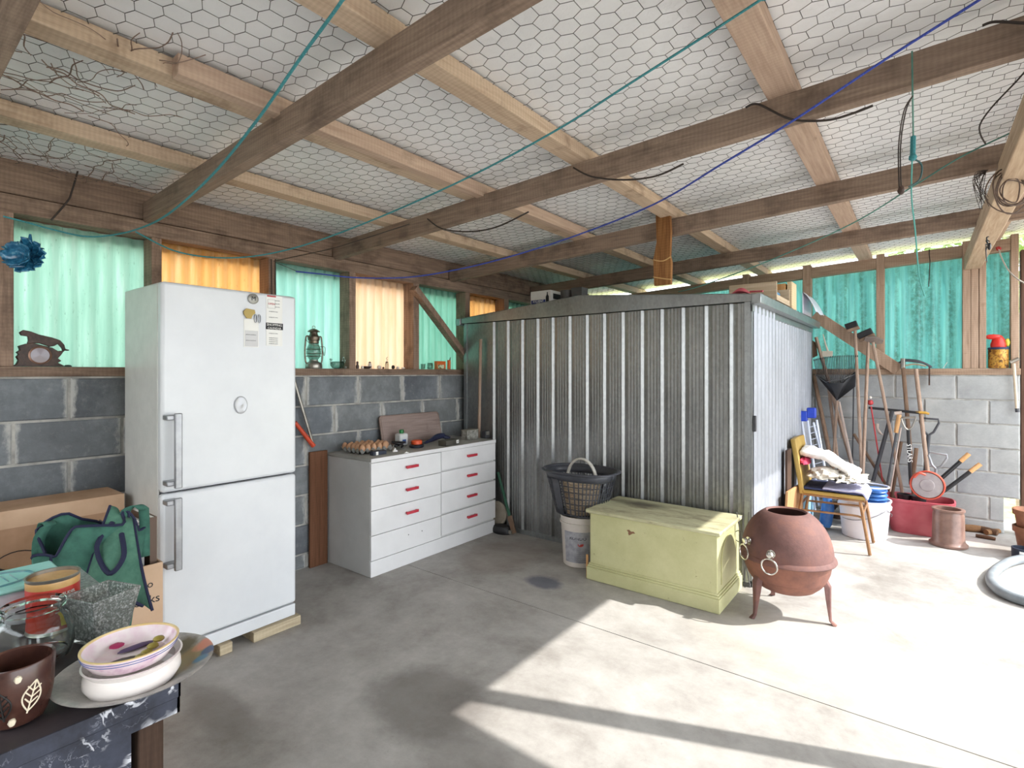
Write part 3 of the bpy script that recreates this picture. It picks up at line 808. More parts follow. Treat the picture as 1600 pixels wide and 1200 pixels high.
b = B(); b.box(-2.15, TX1 - .004, -.95, TY1 - .004, TZ - .04, TZ); part('tabletop', b, simple('tabletop_dark', '#2c282b', '#4a4245', rough=.45, scale=8, bump=.05), tb, True)
b = B(); b.box(TX1 - .004, TX1, -.95, TY1, TZ - .030, TZ + .0015); b.box(-2.15, TX1, TY1 - .004, TY1, TZ - .030, TZ + .0015); part('edge_band', b, M_MARB, tb, True)
b = B(); b.box(TX1 - .006, TX1 - .001, -.95, TY1 - .001, TZ - .062, TZ - .031); b.box(-2.15, TX1 - .001, TY1 - .006, TY1 - .001, TZ - .062, TZ - .031); part('lower_edge_band', b, M_MARB, tb, True)
b = B(); b.box(TX1 - .05, TX1 - .035, -.9, TY1 - .075, TZ - .19, TZ - .04); part('apron', b, M_MARB, tb, True)
b = B(); b.box(-2.05, TX1 - .05, TY1 - .09, TY1 - .075, TZ - .19, TZ - .04); part('apron', b, M_MARB, tb, True)
M_TLEG = wood('table_leg', '#33261f', '#4d3b30', 'Z')
for (x, y) in ((TX1 - .075, TY1 - .065), (TX1 - .075, -.93), (-2.13, TY1 - .065), (-2.13, -.93)):
    b = B(); b.box(x, x + .045, y, y + .045, .001, TZ - .04); part('leg', b, M_TLEG, tb, True, bev=.003)

# ---- chair with folded bedding
M_OCHRE = simple('ochre_vinyl', '#a5863f', '#b89a55', rough=.55, scale=6, bump=.05)
M_CFRAME = simple('bronze_steel', '#8d6848', '#a98461', rough=.4, metal=.5, bump=0)
ca = thing('dining_chair', 'steel framed chair with ochre vinyl back facing right beside the shed side', 'chair', (-.55, 4.87, 0))
b = B(); b.box(-.74, -.325, 4.66, 5.07, .405, .432); part('seat', b, M_OCHRE, ca, True, bev=.010)
b = B(); b.box(-.735, -.33, 4.67, 5.06, .388, .405); part('seat_frame', b, M_CFRAME, ca, True, bev=.004)
b = B()
def bk(i, j):
    z = .40 + .42 * i; x = -.740 - .065 * i; y = 4.665 + .40 * j; return V((x - .012 * sin(pi * j), y, z))
b.grid(bk, 6, 8); part('backrest', b, M_OCHRE, ca, True, solid=.036, bev=.006)
for y in (4.685, 5.045):
    b = B(); b.tube([(-.36, y, .392), (-.30, y, .006)], .0115, 10); part('leg', b, M_CFRAME, ca, True)
    b = B(); b.tube([(-.74, y, .40), (-.80, y, .006)], .0115, 10); part('leg', b, M_CFRAME, ca, True)
    b = B(); b.tube(smooth_path([(-.765, y, .27), (-.55, y, .275), (-.375, y, .28), (-.335, y, .25)], 4), .008, 8); part('stretcher', b, M_CFRAME, ca, True)
b = B(); b.tube([(-.345, 4.685, .30), (-.345, 5.045, .30)], .008, 8); part('cross_rail', b, M_CFRAME, ca, True)
b = B(); b.tube([(-.755, 4.685, .31), (-.755, 5.045, .31)], .008, 8); part('cross_rail', b, M_CFRAME, ca, True)

# ================================================================== NEAR LEFT: things on the marble-pattern table
M_GLASS = glass('clear_glass', '#eef6f4')
M_GLASSG = glass('smoky_glass', '#b9c2bd', .12)
def leaf_lines(cx, cz, w, h, tilt, on):
    """outline and veins of a leaf as strokes; on(x, z) puts a flat point on the pot"""
    ct, st = cos(tilt), sin(tilt)
    R = lambda x, z: on(cx + x * ct - z * st, cz + x * st + z * ct)
    L = []
    L.append([R(-w * sin(pi * k / 12) * (1 - .25 * k / 12), -h + 2 * h * k / 12) for k in range(13)])
    L.append([R(w * sin(pi * k / 12) * (1 - .25 * k / 12), -h + 2 * h * k / 12) for k in range(13)])
    L.append([R(0, -h * 1.15 + 2.15 * h * k / 6) for k in range(7)])
    for q in (-.5, -.1, .3):
        L.append([R(0, h * q), R(w * .75 * (1 - abs(q) * .3), h * (q + .35))]); L.append([R(0, h * q), R(-w * .75 * (1 - abs(q) * .3), h * (q + .35))])
    return L
# brown mug
c = onZ(28, 1122, TZ + .002); mg = thing('mug', 'dark brown ceramic pot with cream leaf drawing, nearest on the table', 'pot', c)
t = NT('brown_glaze'); t.b.inputs['Roughness'].default_value = .25
vec = t.coord('Object'); t.base(t.ramp(t.noise(vec, 14, 4, .6), [(.35, '#3a2420'), (.6, '#52342b'), (.75, '#7a5a48')])); M_BG = t.m
b = B(); rp = [(.030, 0), (.038, .003), (.045, .02), (.050, .05), (.053, .107), (.051, .110), (.048, .107), (.045, .05), (.040, .02), (0, .012)]
b.lathe(rp, 40); part('body', b, M_BG, mg)
vdir = atan2(-c.y, -c.x)
def onpot(x, z):
    r = .0463 + .0065 * (z / .107) + .0006; a = vdir + x / r; return V((r * cos(a), r * sin(a), z))
b = B()
for L in leaf_lines(.019, .055, .015, .026, -.25, onpot): b.tube(L, .0013, 5)
part('leaf_drawing', b, simple('cream_paint', '#e8dcc4', bump=0), mg, stuff=True)
b = B()
for L in leaf_lines(-.022, .05, .015, .024, .15, onpot): b.tube(L, .0016, 5)
part('leaf_drawing', b, simple('black_paint', '#140f0e', bump=0), mg, label='black leaf drawing', stuff=True)
for (x, z) in ((.000, .092), (-.008, .018)):
    b = B(); b.blob(onpot(x, z), (.006, .006, .007), 3, .2, 2, 8); part('cream_spot', b, MATS['cream_paint'], mg)
# glass jar
c = at(52, 0, 1.15); c.z = TZ + .001
jr = thing('glass_jar', 'clear round glass jar with a wide rim standing behind the brown pot', 'jar', c)
b = B(); b.lathe([(0, .001), (.05, .001), (.066, .010), (.070, .03), (.069, .075), (.058, .098), (.050, .103), (.050, .112), (.056, .116), (.056, .126), (.052, .128), (.0465, .124), (.0465, .102), (.055, .095), (.0665, .074), (.0675, .03), (.06, .008), (0, .005)], 40)
part('body', b, M_GLASS, jr)
# open food tin
c = at(83, 0, 1.30); c.z = TZ + .001
tn = thing('food_tin', 'opened tin can with red and gold label next to the glass jar', 'tin', c)
b = B(); b.lathe([(.050, 0), (.053, .002), (.051, .005), (.051, .128), (.0535, .131), (.0535, .134), (.050, .133), (.0495, .006), (0, .004)], 36); part('can', b, M_STEEL, tn)
b = B(); b.lathe([(.0515, .010), (.0518, .011), (.0518, .108), (.0515, .109)], 36); part('label', b, simple('label_red', '#b32b23', '#c23a2a', rough=.4, bump=0, lo=.45, hi=.5), tn)
b = B(); b.lathe([(.0519, .109), (.0521, .110), (.0521, .124), (.0518, .125)], 36); part('label_band', b, simple('label_gold', '#b98a4e', '#d4ad73', rough=.35, bump=0), tn)
vd = atan2(-c.y, -c.x)
def curved_text(parent, s, size, r, a_mid, z, m):
    o = text(parent, s, size, Matrix.Identity(4), m)
    for v in o.data.vertices:
        a = a_mid + v.co.x / r; rr = r + .0006 + v.co.z; v.co = V((rr * cos(a), rr * sin(a), z + v.co.y))
    return o
curved_text(tn, 'STREUDEL', .010, .0518, vd + .45, .094, M_PAPER)
for k in range(4): curved_text(tn, 'ingredients', .006, .0518, vd + .45, .083 - k * .009, M_PAPER)
b = B(); a0 = vd + .35; vs = []
for i in range(7):
    a = a0 + i * .10
    for z in (.02, .05): vs.append((.0525 * cos(a), .0525 * sin(a), z))
b.add(vs, [(2 * i, 2 * i + 2, 2 * i + 3, 2 * i + 1) for i in range(6)]); part('label_panel', b, simple('label_yellow', '#e6c23a', bump=0), tn)
# speckled square glass vase
c = at(158, 0, 1.25); c.z = TZ + .001
M_SPECK = NT('speckled_glass'); t = M_SPECK
t.b.inputs['Transmission Weight'].default_value = .75; t.b.inputs['Roughness'].default_value = .12
t.base(t.ramp(t.noise(t.coord('Object'), 160, 3, .8), [(.50, '#9aa09c'), (.60, '#ffffff')])); M_SPECK = t.m
vz = thing('square_vase', 'square tapered speckled glass vase between the tin and the stacked bowls', 'vase', c, radians(20))
b = B()
def sq(r, z): return [(-r, -r, z), (r, -r, z), (r, r, z), (-r, r, z)]
vs = sq(.036, 0) + sq(.056, .112) + sq(.051, .112) + sq(.031, .008)
fs = [(3, 2, 1, 0), (12, 13, 14, 15)]
for k in range(3):
    for i in range(4): fs.append((4 * k + i, 4 * k + (i + 1) % 4, 4 * k + 4 + (i + 1) % 4, 4 * k + 4 + i))
b.add(vs, fs); part('body', b, M_SPECK, vz, bev=.002)
# plastic tub with teal lid, and narrow metal box beside it
tbx = thing('storage_tub', 'white plastic tub with a pale teal patterned lid at the back of the table', 'box', (-1.85, .24, TZ + .001))
b = B(); b.box(-1.93, -1.765, .10, .372, TZ + .001, TZ + .088); part('body', b, simple('white_plastic', '#c9c9d2', '#d9d9e0', rough=.4, bump=0), tbx, True, bev=.01)
b = B(); b.box(-1.94, -1.755, .09, .38, TZ + .089, TZ + .102); lid = part('lid', b, simple('teal_lid', '#8ecfc8', '#a3dcd5', rough=.4, bump=0), tbx, True, bev=.006)
M_LTEAL = simple('lid_print', '#3a7f8a', '#8aa5a8', rough=.5, bump=0, scale=20)
b = B(); b.tube(ring((-1.85, .24, TZ + .1024), 1, V((.060, 0, 0)), V((0, .085, 0)), 30), .004, 5, closed=True)
for k in range(6): y = .20 + k * .017; b.tube([(-1.88, y, TZ + .1026), (-1.82, y + .006, TZ + .1026)], .0015, 4)
part('lid_pattern', b, M_LTEAL, lid, True, stuff=True)
b = B(); b.box(-1.92, -1.62, .385, .435, TZ + .001, TZ + .075)
solo('metal_box', b, simple('speckled_metal', '#7c8082', '#b9bcbc', rough=.4, metal=.5, scale=120, bump=.1), 'narrow speckled grey metal box standing right of the teal-lidded tub', 'box', bev=.003)
# platter and the two bowls
c = V((-1.275, .385, TZ + .002)); 
t = NT('platter_glaze'); t.b.inputs['Roughness'].default_value = .3
vec = t.coord('Object'); f = t.noise(vec, 30, 5, .7)
cc = t.ramp(f, [(.35, '#8d8a88'), (.65, '#b4b0ab')])
sep = t.new('ShaderNodeSeparateXYZ'); t.link(vec, sep.inputs[0])
def blobm(x, y, r, soft=.4):
    dx = t.math('SUBTRACT', sep.outputs[0], x); dy = t.math('SUBTRACT', sep.outputs[1], y)
    d = t.math('DIVIDE', t.math('SQRT', t.math('ADD', t.math('MULTIPLY', dx, dx), t.math('MULTIPLY', dy, dy))), r)
    d = t.math('ADD', d, t.math('MULTIPLY', t.math('SUBTRACT', t.noise(vec, 40, 3, .6), .5), .8))
    return t.ramp(d, [(1 - soft, (1, 1, 1, 1)), (1, (0, 0, 0, 1))])
cc = t.mix(blobm(.03, .09, .055), cc, '#a08662'); cc = t.mix(blobm(.015, .125, .025), cc, '#d98a72'); cc = t.mix(blobm(.05, .118, .020), cc, '#4f5f86'); cc = t.mix(blobm(.065, .095, .018), cc, '#5f86a8')
cc = t.mix(blobm(-.03, .10, .03), cc, '#6f6552')
t.base(cc); M_PLAT = t.m
b = B(); b.lathe([(.075, 0), (.085, .003), (.10, .010), (.133, .022), (.138, .026), (.134, .027), (.10, .015), (.083, .007), (0, .006)], 56)
solo('platter', b, M_PLAT, 'large round grey patterned platter overhanging the table corner', 'plate', loc=c)
c2 = V((-1.245, .370, TZ + .010)); M_CER = simple('cream_ceramic', '#e2d8d6', '#ece6e2', rough=.2, scale=8, bump=0)
b = B(); b.lathe([(r_ * .83, z_ * .9) for r_, z_ in ((.070, 0), (.088, .006), (.098, .022), (.097, .036), (.090, .046), (.099, .056), (.101, .059), (.097, .060), (.086, .048), (.092, .036), (.092, .022), (.08, .010), (0, .008))], 52)
bw = thing('serving_bowl', 'white bulging ceramic bowl, lower of the two stacked on the platter', 'bowl', c2, 0); part('bowl', b, M_CER, bw)
c3 = V((-1.232, .362, TZ + .060))
bu = thing('serving_bowl', 'white oval bowl with yellow rim and painted fruit, upper of the two stacked bowls', 'bowl', c3, 0)
b = B(); b.lathe([(.060, 0), (.080, .010), (.096, .032), (.101, .048), (.097, .048), (.091, .034), (.075, .014), (0, .008)], 52)
t = NT('painted_bowl'); t.b.inputs['Roughness'].default_value = .2
vec = t.coord('Object'); sep = t.new('ShaderNodeSeparateXYZ'); t.link(vec, sep.inputs[0])
cc = t.ramp(t.noise(vec, 18, 4, .6), [(.4, '#eee4e4'), (.62, '#e6cdd8'), (.75, '#cfa6bf')]); t.base(cc)
part('bowl', b, t.m, bu)
b = B(); b.lathe([(.1012, .0475), (.1012, .0495), (.0965, .0495), (.0955, .046)], 52, close=True); part('rim', b, simple('rim_yellow', '#d9b878', '#e6cd96', rough=.25, bump=0), bu)
b = B()
for z, r in ((.036, .0976), (.042, .0994)): b.tube(ring((0, 0, z), r, V((1, 0, 0)), V((0, 1, 0)), 52), .0009, 5, closed=True)
part('blue_band', b, simple('blue_paint', '#4a5f9a', bump=0), bu, stuff=True)
bu.scale = (.80, .80, .80)
def on_bowl(x, y): r = sqrt(x * x + y * y); return V((x, y, .009 + max(0, r - .03) * .42))
for (x, y, rx, ry, colr, lab) in ((-.060, -.012, .016, .016, '#a62a5c', 'painted raspberry'), (-.035, .022, .012, .040, '#57486a', 'painted plum leaf'), (.015, -.035, .016, .045, '#4c4442', 'dark spoon shape')):
    b = B(); p = on_bowl(x, y); b.blob(p + V((0, 0, .003)), (rx, ry, .004), 2, .15, 3, 14); part('painted_fruit', b, simple('fr' + colr, colr, bump=.3, scale=60), bu, label=lab)
for k in range(4):
    b = B(); p = on_bowl(.028 - k * .012, .012 + k * .017); b.blob(p + V((0, 0, .006)), (.013, .013, .007), k, .1, 4, 14); part('painted_fruit', b, simple('grape', '#8f8238', '#a89a4a', rough=.3, bump=.3, scale=60), bu, label='olive green fruit slice')

# ------------------------------------------------------------------ cartons and bag beside the fridge
M_CARD = simple('cardboard', '#a17f62', '#b8957a', rough=.9, scale=5, bump=.05)
M_CARD2 = simple('cardboard_pale', '#c2a184', '#d0b195', rough=.9, scale=5, bump=.05)
lb = thing('cardboard_box', 'long flat cardboard carton with printed barcode standing against the left wall', 'box', (-3.1, .2, 0))
b = B(); b.box(-3.24, -3.0, -.40, .855, .001, .775); part('carton', b, M_CARD, lb, True, bev=.004)
b = B(); b.box(-3.001, -2.998, -.40, .855, .70, .774); part('tape_band', b, M_CARD2, lb, True)
b = B(); x = -2.996
for k in range(17):
    y = .02 + k * .0215; b.box(x - .002, x, y, y + random.choice((.004, .007, .011)), .665, .72)
b.box(x - .002, x, -.05, .385, .655, .660); b.box(x - .002, x, -.05, .385, .725, .73); b.box(x - .002, x, .38, .385, .655, .73)
part('barcode', b, M_INK, lb, True, stuff=True)
FRX = lambda y, z: frame((-2.997, y, z), (0, 1, 0), (0, 0, 1))
text(lb, 'FRAGILE', .055, FRX(.15, .40), M_INK, world=True); text(lb, 'THIS WAY UP', .045, FRX(.32, .33), M_INK, world=True)
b = B(); b.tube(ring((-2.998, .48, .50), .10, V((0, 1, 0)), V((0, 0, 1)), 28), .002, 5, closed=True); b.tube([(-2.998, .30, .62), (-2.998, .60, .42)], .006, 5)
part('printed_mark', b, M_INK, lb, True, stuff=True)
cb = thing('cardboard_box', 'open pale cardboard carton of books beside the fridge', 'box', (-2.49, .68, 0))
b = B()
X0, X1, Y0, Y1, Z1 = -2.63, -2.36, .52, .80, .605
b.box(X0, X1, Y0, Y1, .001, .02)
part('base', b, M_CARD2, cb, True)
for nm, q in (('side', (X0, X0 + .006, Y0, Y1)), ('side', (X1 - .006, X1, Y0, Y1)), ('end', (X0 + .006, X1 - .006, Y0, Y0 + .006)), ('end', (X0 + .006, X1 - .006, Y1 - .006, Y1))):
    b = B(); b.box(q[0], q[1], q[2], q[3], .02, Z1); part('carton_' + nm, b, M_CARD2, cb, True)
text(cb, 'books', .045, frame((X1 + .001, .735, .47), (0, 1, 0), (0, 0, 1)), M_INK, world=True)
text(cb, 'to', .04, frame((X1 + .001, .75, .53), (0, 1, 0), (0, 0, 1)), M_INK, world=True)
cols = ['#5b4536', '#8f8f8c', '#b9b9b6', '#43403c', '#cfd3d0', '#2f6b55']
for k in range(6):
    th = .024 + .008 * (k % 3); y1 = .79 - k * .043; hgt = (.78, .77, .70, .76, .66, .69)[k]
    bk_ = thing('book', ('brown hardback', 'grey tall hardback', 'pale grey softback', 'black tall hardback', 'white softback', 'green softback')[k] + ' standing in the open carton by the fridge', 'book', (-2.5, y1 - th / 2, .021), 0, 'books in the open carton')
    b = B(); b.box(-2.60, -2.40, y1 - th + .003, y1 - .003, .024, hgt - .004); part('pages', b, M_PAPER, bk_, True)
    b = B(); b.box(-2.605, -2.395, y1 - th, y1 - th + .003, .021, hgt); b.box(-2.605, -2.395, y1 - .003, y1, .021, hgt); b.box(-2.395, -2.392, y1 - th, y1, .021, hgt)
    part('cover', b, simple('cover' + cols[k], cols[k], rough=.5, bump=0), bk_, True)
b = B(); b.box(-2.35, -2.12, .44, .68, .001, .40)
solo('cardboard_box', b, M_CARD, 'closed brown carton hidden under the green fabric bag', 'box', bev=.004)
# green non-woven bag
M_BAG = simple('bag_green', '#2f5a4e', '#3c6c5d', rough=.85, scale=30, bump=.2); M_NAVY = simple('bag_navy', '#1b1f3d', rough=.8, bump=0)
bg = thing('fabric_bag', 'dark green fabric shopping bag with navy edging slumped beside the fridge', 'bag', (-2.235, .515, .402))
NB = 64
def bag_pt(i, j):
    a = 2 * pi * i + .4; r = 1 - .0
    ca_, sa_ = cos(a), sin(a); e = .55
    x = abs(ca_) ** e * (1 if ca_ > 0 else -1); y = abs(sa_) ** e * (1 if sa_ > 0 else -1)
    k = j; bx = .085 + .035 * k - .05 * k * k; by = .125 + .012 * k
    fold = (.018 * sin(a * 5 + 1) + .010 * sin(a * 9)) * k
    z = .40 * k * (1 + .12 * sin(a * 2 + .8) * k) - .02 * k * sin(a * 7) * k
    return V((x * (bx + fold) - .10 * k * (1 - k) * 0 - .03 * k, y * (by + fold) + .03 * k, max(z, .001)))
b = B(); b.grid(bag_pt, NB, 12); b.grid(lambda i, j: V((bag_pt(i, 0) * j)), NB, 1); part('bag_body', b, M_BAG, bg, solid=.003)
b = B(); b.tube([bag_pt(k / NB, 1) for k in range(NB)], .005, 6, closed=True); part('top_edging', b, M_NAVY, bg)
for s in (.055, .30, .55, .80):
    b = B(); b.tube([bag_pt(s, k / 10) * 1.01 for k in range(11)], .0045, 6); part('seam_edging', b, M_NAVY, bg)
for s, hh in ((.04, .045), (.52, .03)):
    p0 = bag_pt(s, .98); p1 = bag_pt(s + .12, .98); mid = (p0 + p1) / 2 + V((.02, .02, hh)); b = B()
    path = smooth_path([p0 - V((0, 0, .10)), p0, p0.lerp(mid, .6) + V((0, 0, hh * .4)), mid, p1.lerp(mid, .6) + V((0, 0, hh * .4)), p1, p1 - V((0, 0, .10))], 4); vs = []
    for i, p in enumerate(path): vs += [p + V((0, -.016, 0)), p + V((0, .016, 0))]
    b.add(vs, [(2 * i, 2 * i + 2, 2 * i + 3, 2 * i + 1) for i in range(len(path) - 1)]); part('handle', b, M_BAG, bg, solid=.004)
b = B(); p = bag_pt(.0, .55); b.tube(smooth_path([p + V((.012, -.01, .09)), p + V((.02, .03, .02)), p + V((.012, .02, -.06)), p + V((.016, .06, -.10))], 5), .007, 6); part('strap', b, M_NAVY, bg)
def flap(i, j):
    top = at(172 + 34 * j, 790 + 22 * j, 1.86 - .10 * i); bot = at(128 + 112 * j, 925 + 28 * j * j, 1.72)
    p = top.lerp(bot, i); return p + FW * (-.015 * sin(pi * i) + .010 * sin(7 * j + 3 * i))
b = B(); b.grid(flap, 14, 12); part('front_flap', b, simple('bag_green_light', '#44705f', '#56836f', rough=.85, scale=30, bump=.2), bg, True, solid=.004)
for jj in (0, 1):
    b = B(); b.tube([flap(k / 14, jj) for k in range(15)], .0045, 6); part('seam_edging', b, M_NAVY, bg, True)
b = B(); b.tube(smooth_path([flap(.15, .3) - FW * .008, flap(.45, .12) - FW * .02, flap(.7, .45) - FW * .01, flap(.45, .75) - FW * .02, flap(.2, .7) - FW * .008], 6), .008, 6); part('strap', b, M_NAVY, bg, True)
b = B(); b.box(-2.285, -2.28, .56, .615, .66, .75); tg = part('tag', b, M_PAPER, bg, True)

# ------------------------------------------------------------------ notices and magnets on the fridge door
def door_pt(u, v): return onX(u, v, FX + .001)
def plate_on_door(u0, v0, u1, v1, t_=.0012):
    a = door_pt(u0, v0); c_ = door_pt(u1, v1); b = B(); b.box(FX + .0006, FX + .0006 + t_, a.y, c_.y, c_.z, a.z); return b, a, c_
b, a, c_ = plate_on_door(416, 461, 441, 541); n1 = thing('paper_notice', 'tall white printed notice on the upper fridge door', 'paper', ((a + c_) / 2)); part('sheet', b, M_PAPER, n1, True)
b, a2, c2_ = plate_on_door(415.5, 504, 442, 516, .0018); part('black_band', b, M_INK, n1, True)
yc = (a.y + c_.y) / 2; FD = lambda y, z: frame((FX + .0028, y, z), (0, 1, 0), (0, 0, 1))
text(n1, 'SHOPPING', .017, FD(yc, door_pt(428, 508).z), M_PAPER, world=True); text(n1, 'CALENDAR', .014, FD(yc, door_pt(428, 513).z), M_PAPER, world=True)
b, _, _ = plate_on_door(417, 461, 431, 465, .0018); part('red_heading', b, M_RED, n1, True)
b = B(); q = door_pt(424, 475); b.tube([(FX + .002, q.y + dy, q.z + dz) for dy, dz in ((-.020, -.022), (.020, -.022), (.020, .022), (-.020, .022))], .0008, 4, closed=True); part('stamp_box', b, M_INKG, n1, True)
text(n1, 'OPEN', .014, FD(q.y, q.z), M_RED, world=True)
for k, v in enumerate((470, 475, 480, 487, 496, 521, 528, 531, 534, 537)):
    q = door_pt(424 + (9 if k < 3 else 3), v); text(n1, ('menu list' if k < 3 else 'weekly list notes'), .007, FD(q.y, q.z), M_INKG, world=True)
b, a, c_ = plate_on_door(381, 498, 404, 543); n2 = thing('paper_notice', 'small white card held by the brown magnet on the fridge', 'paper', ((a + c_) / 2)); part('sheet', b, M_PAPER, n2, True)
b, _, _ = plate_on_door(382.5, 516, 403, 542, .0018); part('grey_panel', b, simple('card_grey', '#cfcfd0', bump=0), n2, True)
for v in (523, 532): q = door_pt(392, v); text(n2, 'phone numbers', .008, FD(q.y, q.z), M_INKG, world=True)
def magnet(u, v, r, colr, label, shape=0, holder=None):
    p = door_pt(u, v) + V((.003, 0, 0)); th = thing('fridge_magnet', label, 'magnet', p, 0, 'magnets on the fridge door'); b = B()
    F = frame((0, 0, 0), (0, 1, 0), (0, 0, 1))
    if shape == 0: b.lathe([(r, 0), (r, .004), (r * .8, .006), (0, .006)], 24, M=F)
    elif shape == 1: b.prism([(-r, -r * .2), (-r * .5, -r * .9), (r * .3, -r * .9), (r * .5, -r * .3), (r * 1.0, .1 * r), (r * .9, r * .7), (-r * .6, r * .85), (-r * 1.05, r * .3)], .006, Matrix.Rotation(-pi / 2, 4, 'Z') @ Matrix.Diagonal((-1, 1, 1, 1)))
    part('plate', b, simple('mag' + colr, colr, rough=.35, metal=.4, bump=0), th)
    return th
m1 = magnet(395, 467, .026, '#8b8a84', 'round grey emblem magnet at the top of the fridge door')
text(m1, 'M', .03, frame((.0065, 0, 0), (0, 1, 0), (0, 0, 1)), M_INK)
magnet(389, 490, .028, '#8f7a3e', 'bronze-coloured animal magnet holding the small card', 1)
m3 = thing('fridge_magnet', 'small silver metal loop magnet right of the bronze one', 'magnet', door_pt(402, 498) + V((.003, 0, 0)), 0, 'magnets on the fridge door')
for s in (-1, 1):
    b = B(); b.tube([(.003, s * .009 + .010 * cos(x) * .6, .020 * sin(x)) for x in [2 * pi * k / 16 for k in range(16)]], .003, 6, closed=True); part('loop', b, M_SILVER, m3)

# ------------------------------------------------------------------ things on the left sill
SZ = ZS + .049; SX = WL - .045
def sill(u): p = onX(u, 577, SX); p.z = SZ; return p
# mantel figure with bird and dial
c = sill(60); mf_ = thing('mantel_clock', 'carved brown figure with an animal over a round dial on the sill', 'clock', c)
Mz = Matrix.Rotation(pi / 2, 4, 'Z') @ Matrix.Translation((0, -.02, 0))
s_ = .00302 * 1.0
def cl(x, y): return ((x - 700) / 15 * s_, (1105 - y) / 15 * s_)
M_CARV = simple('carved_brown', '#33251f', '#584238', rough=.5, scale=30, bump=.4)
base_out = [cl(*p) for p in ((150, 1105), (290, 1060), (330, 960), (290, 880), (335, 820), (295, 770), (355, 720), (330, 620), (470, 560), (600, 540), (760, 590), (940, 640), (1050, 720), (1170, 700), (1110, 820), (1050, 900), (1120, 960), (1050, 1010), (1170, 1080), (1170, 1105))]
b = B(); b.prism(base_out, .035, Mz); part('base', b, M_CARV, mf_, bev=.003)
b = B(); b.prism([cl(*p) for p in ((345, 300), (420, 235), (560, 265), (700, 330), (950, 390), (1100, 450), (1180, 560), (1200, 660), (1280, 680), (1270, 705), (1190, 700), (1160, 740), (1130, 640), (1060, 540), (980, 600), (900, 620), (720, 545), (600, 540), (480, 600), (510, 480), (500, 385), (380, 370))], .022, Mz @ Matrix.Translation((0, .006, 0))); part('animal_figure', b, M_CARV, mf_, bev=.003)
fx, fz = cl(710, 835); b = B(); Fd = frame((.021, fx, fz), (0, 1, 0), (0, 0, 1))
b.lathe([(.044, -.003), (.044, .004), (.037, .006), (.036, .002), (0, .002)], 32, M=Fd); part('dial_ring', b, simple('copper_ring', '#8a6a5a', rough=.3, metal=.6, bump=0), mf_)
b = B(); b.lathe([(.0355, .003), (.0355, .004), (0, .006)], 32, M=Fd); part('dial', b, simple('dial_grey', '#8b7f86', rough=.1, bump=0), mf_)
# lantern
c = sill(489); c.x += .01; ln = thing('hurricane_lantern', 'rusty metal hurricane lantern on the sill just right of the fridge', 'lantern', c)
M_LAN = simple('lantern_metal', '#5b5249', '#8a7d6c', rough=.4, metal=.7, scale=30, bump=.1)
b = B(); b.lathe([(.056, 0), (.058, .004), (.058, .030), (.052, .040), (.035, .046), (.030, .052), (.030, .060), (0, .060)], 28); part('fuel_tank', b, M_STEEL, ln)
b = B(); b.lathe([(.028, .060), (.044, .085), (.049, .115), (.043, .150), (.032, .175), (.031, .175), (.042, .150), (.048, .115), (.043, .085), (.027, .060)], 28); part('glass_globe', b, M_GLASSG, ln)
b = B(); b.lathe([(.030, .175), (.034, .178), (.034, .195), (.040, .200), (.042, .222), (.030, .235), (.026, .245), (.026, .255), (.042, .258), (.040, .264), (.018, .278), (0, .282)], 24); part('chimney_cap', b, M_LAN, ln)
for s in (-1, 1):
    b = B(); b.tube(smooth_path([(0, s * .040, .030), (0, s * .062, .045), (0, s * .068, .12), (0, s * .062, .20), (0, s * .056, .225), (0, s * .038, .225)], 4), .0055, 8); part('side_tube', b, M_LAN, ln)
b = B(); b.tube(smooth_path([(.0, -.066, .205), (.045, -.05, .17), (.055, 0, .155), (.045, .06, .15), (.01, .075, .09), (0, .066, .16)], 4), .0018, 6); part('bail_wire', b, M_LAN, ln)
for z in (.085, .105, .135):
    b = B(); b.tube(ring((0, 0, z), .051, V((1, 0, 0)), V((0, 1, 0)), 24), .0016, 5, closed=True); part('globe_guard', b, M_LAN, ln)
b = B(); b.tube(ring((0, 0, .290), .011, V((0, 1, 0)), V((0, 0, 1)), 16), .002, 6, closed=True); part('top_ring', b, M_LAN, ln)
# glass bird bowl
c = sill(527); gb = thing('glass_bird_dish', 'clear glass bird-shaped dish right of the lantern', 'dish', c)
b = B(); b.lathe([(.020, 0), (.030, .003), (.044, .022), (.046, .040), (.036, .052), (.033, .052), (.043, .040), (.041, .022), (.028, .006), (0, .004)], 24, sy=1.25, sx=.8); part('bowl', b, M_GLASSG, gb)
b = B(); b.tube(smooth_path([(0, .045, .035), (0, .056, .06), (0, .052, .080), (0, .056, .086)], 4), [.011] * 6 + [.006] * 6 + [.002], 8); part('tail', b, M_GLASSG, gb)
b = B(); b.tube(smooth_path([(0, -.045, .035), (0, -.056, .052), (0, -.048, .066), (0, -.060, .066)], 3), .006, 8); part('head', b, M_GLASSG, gb)
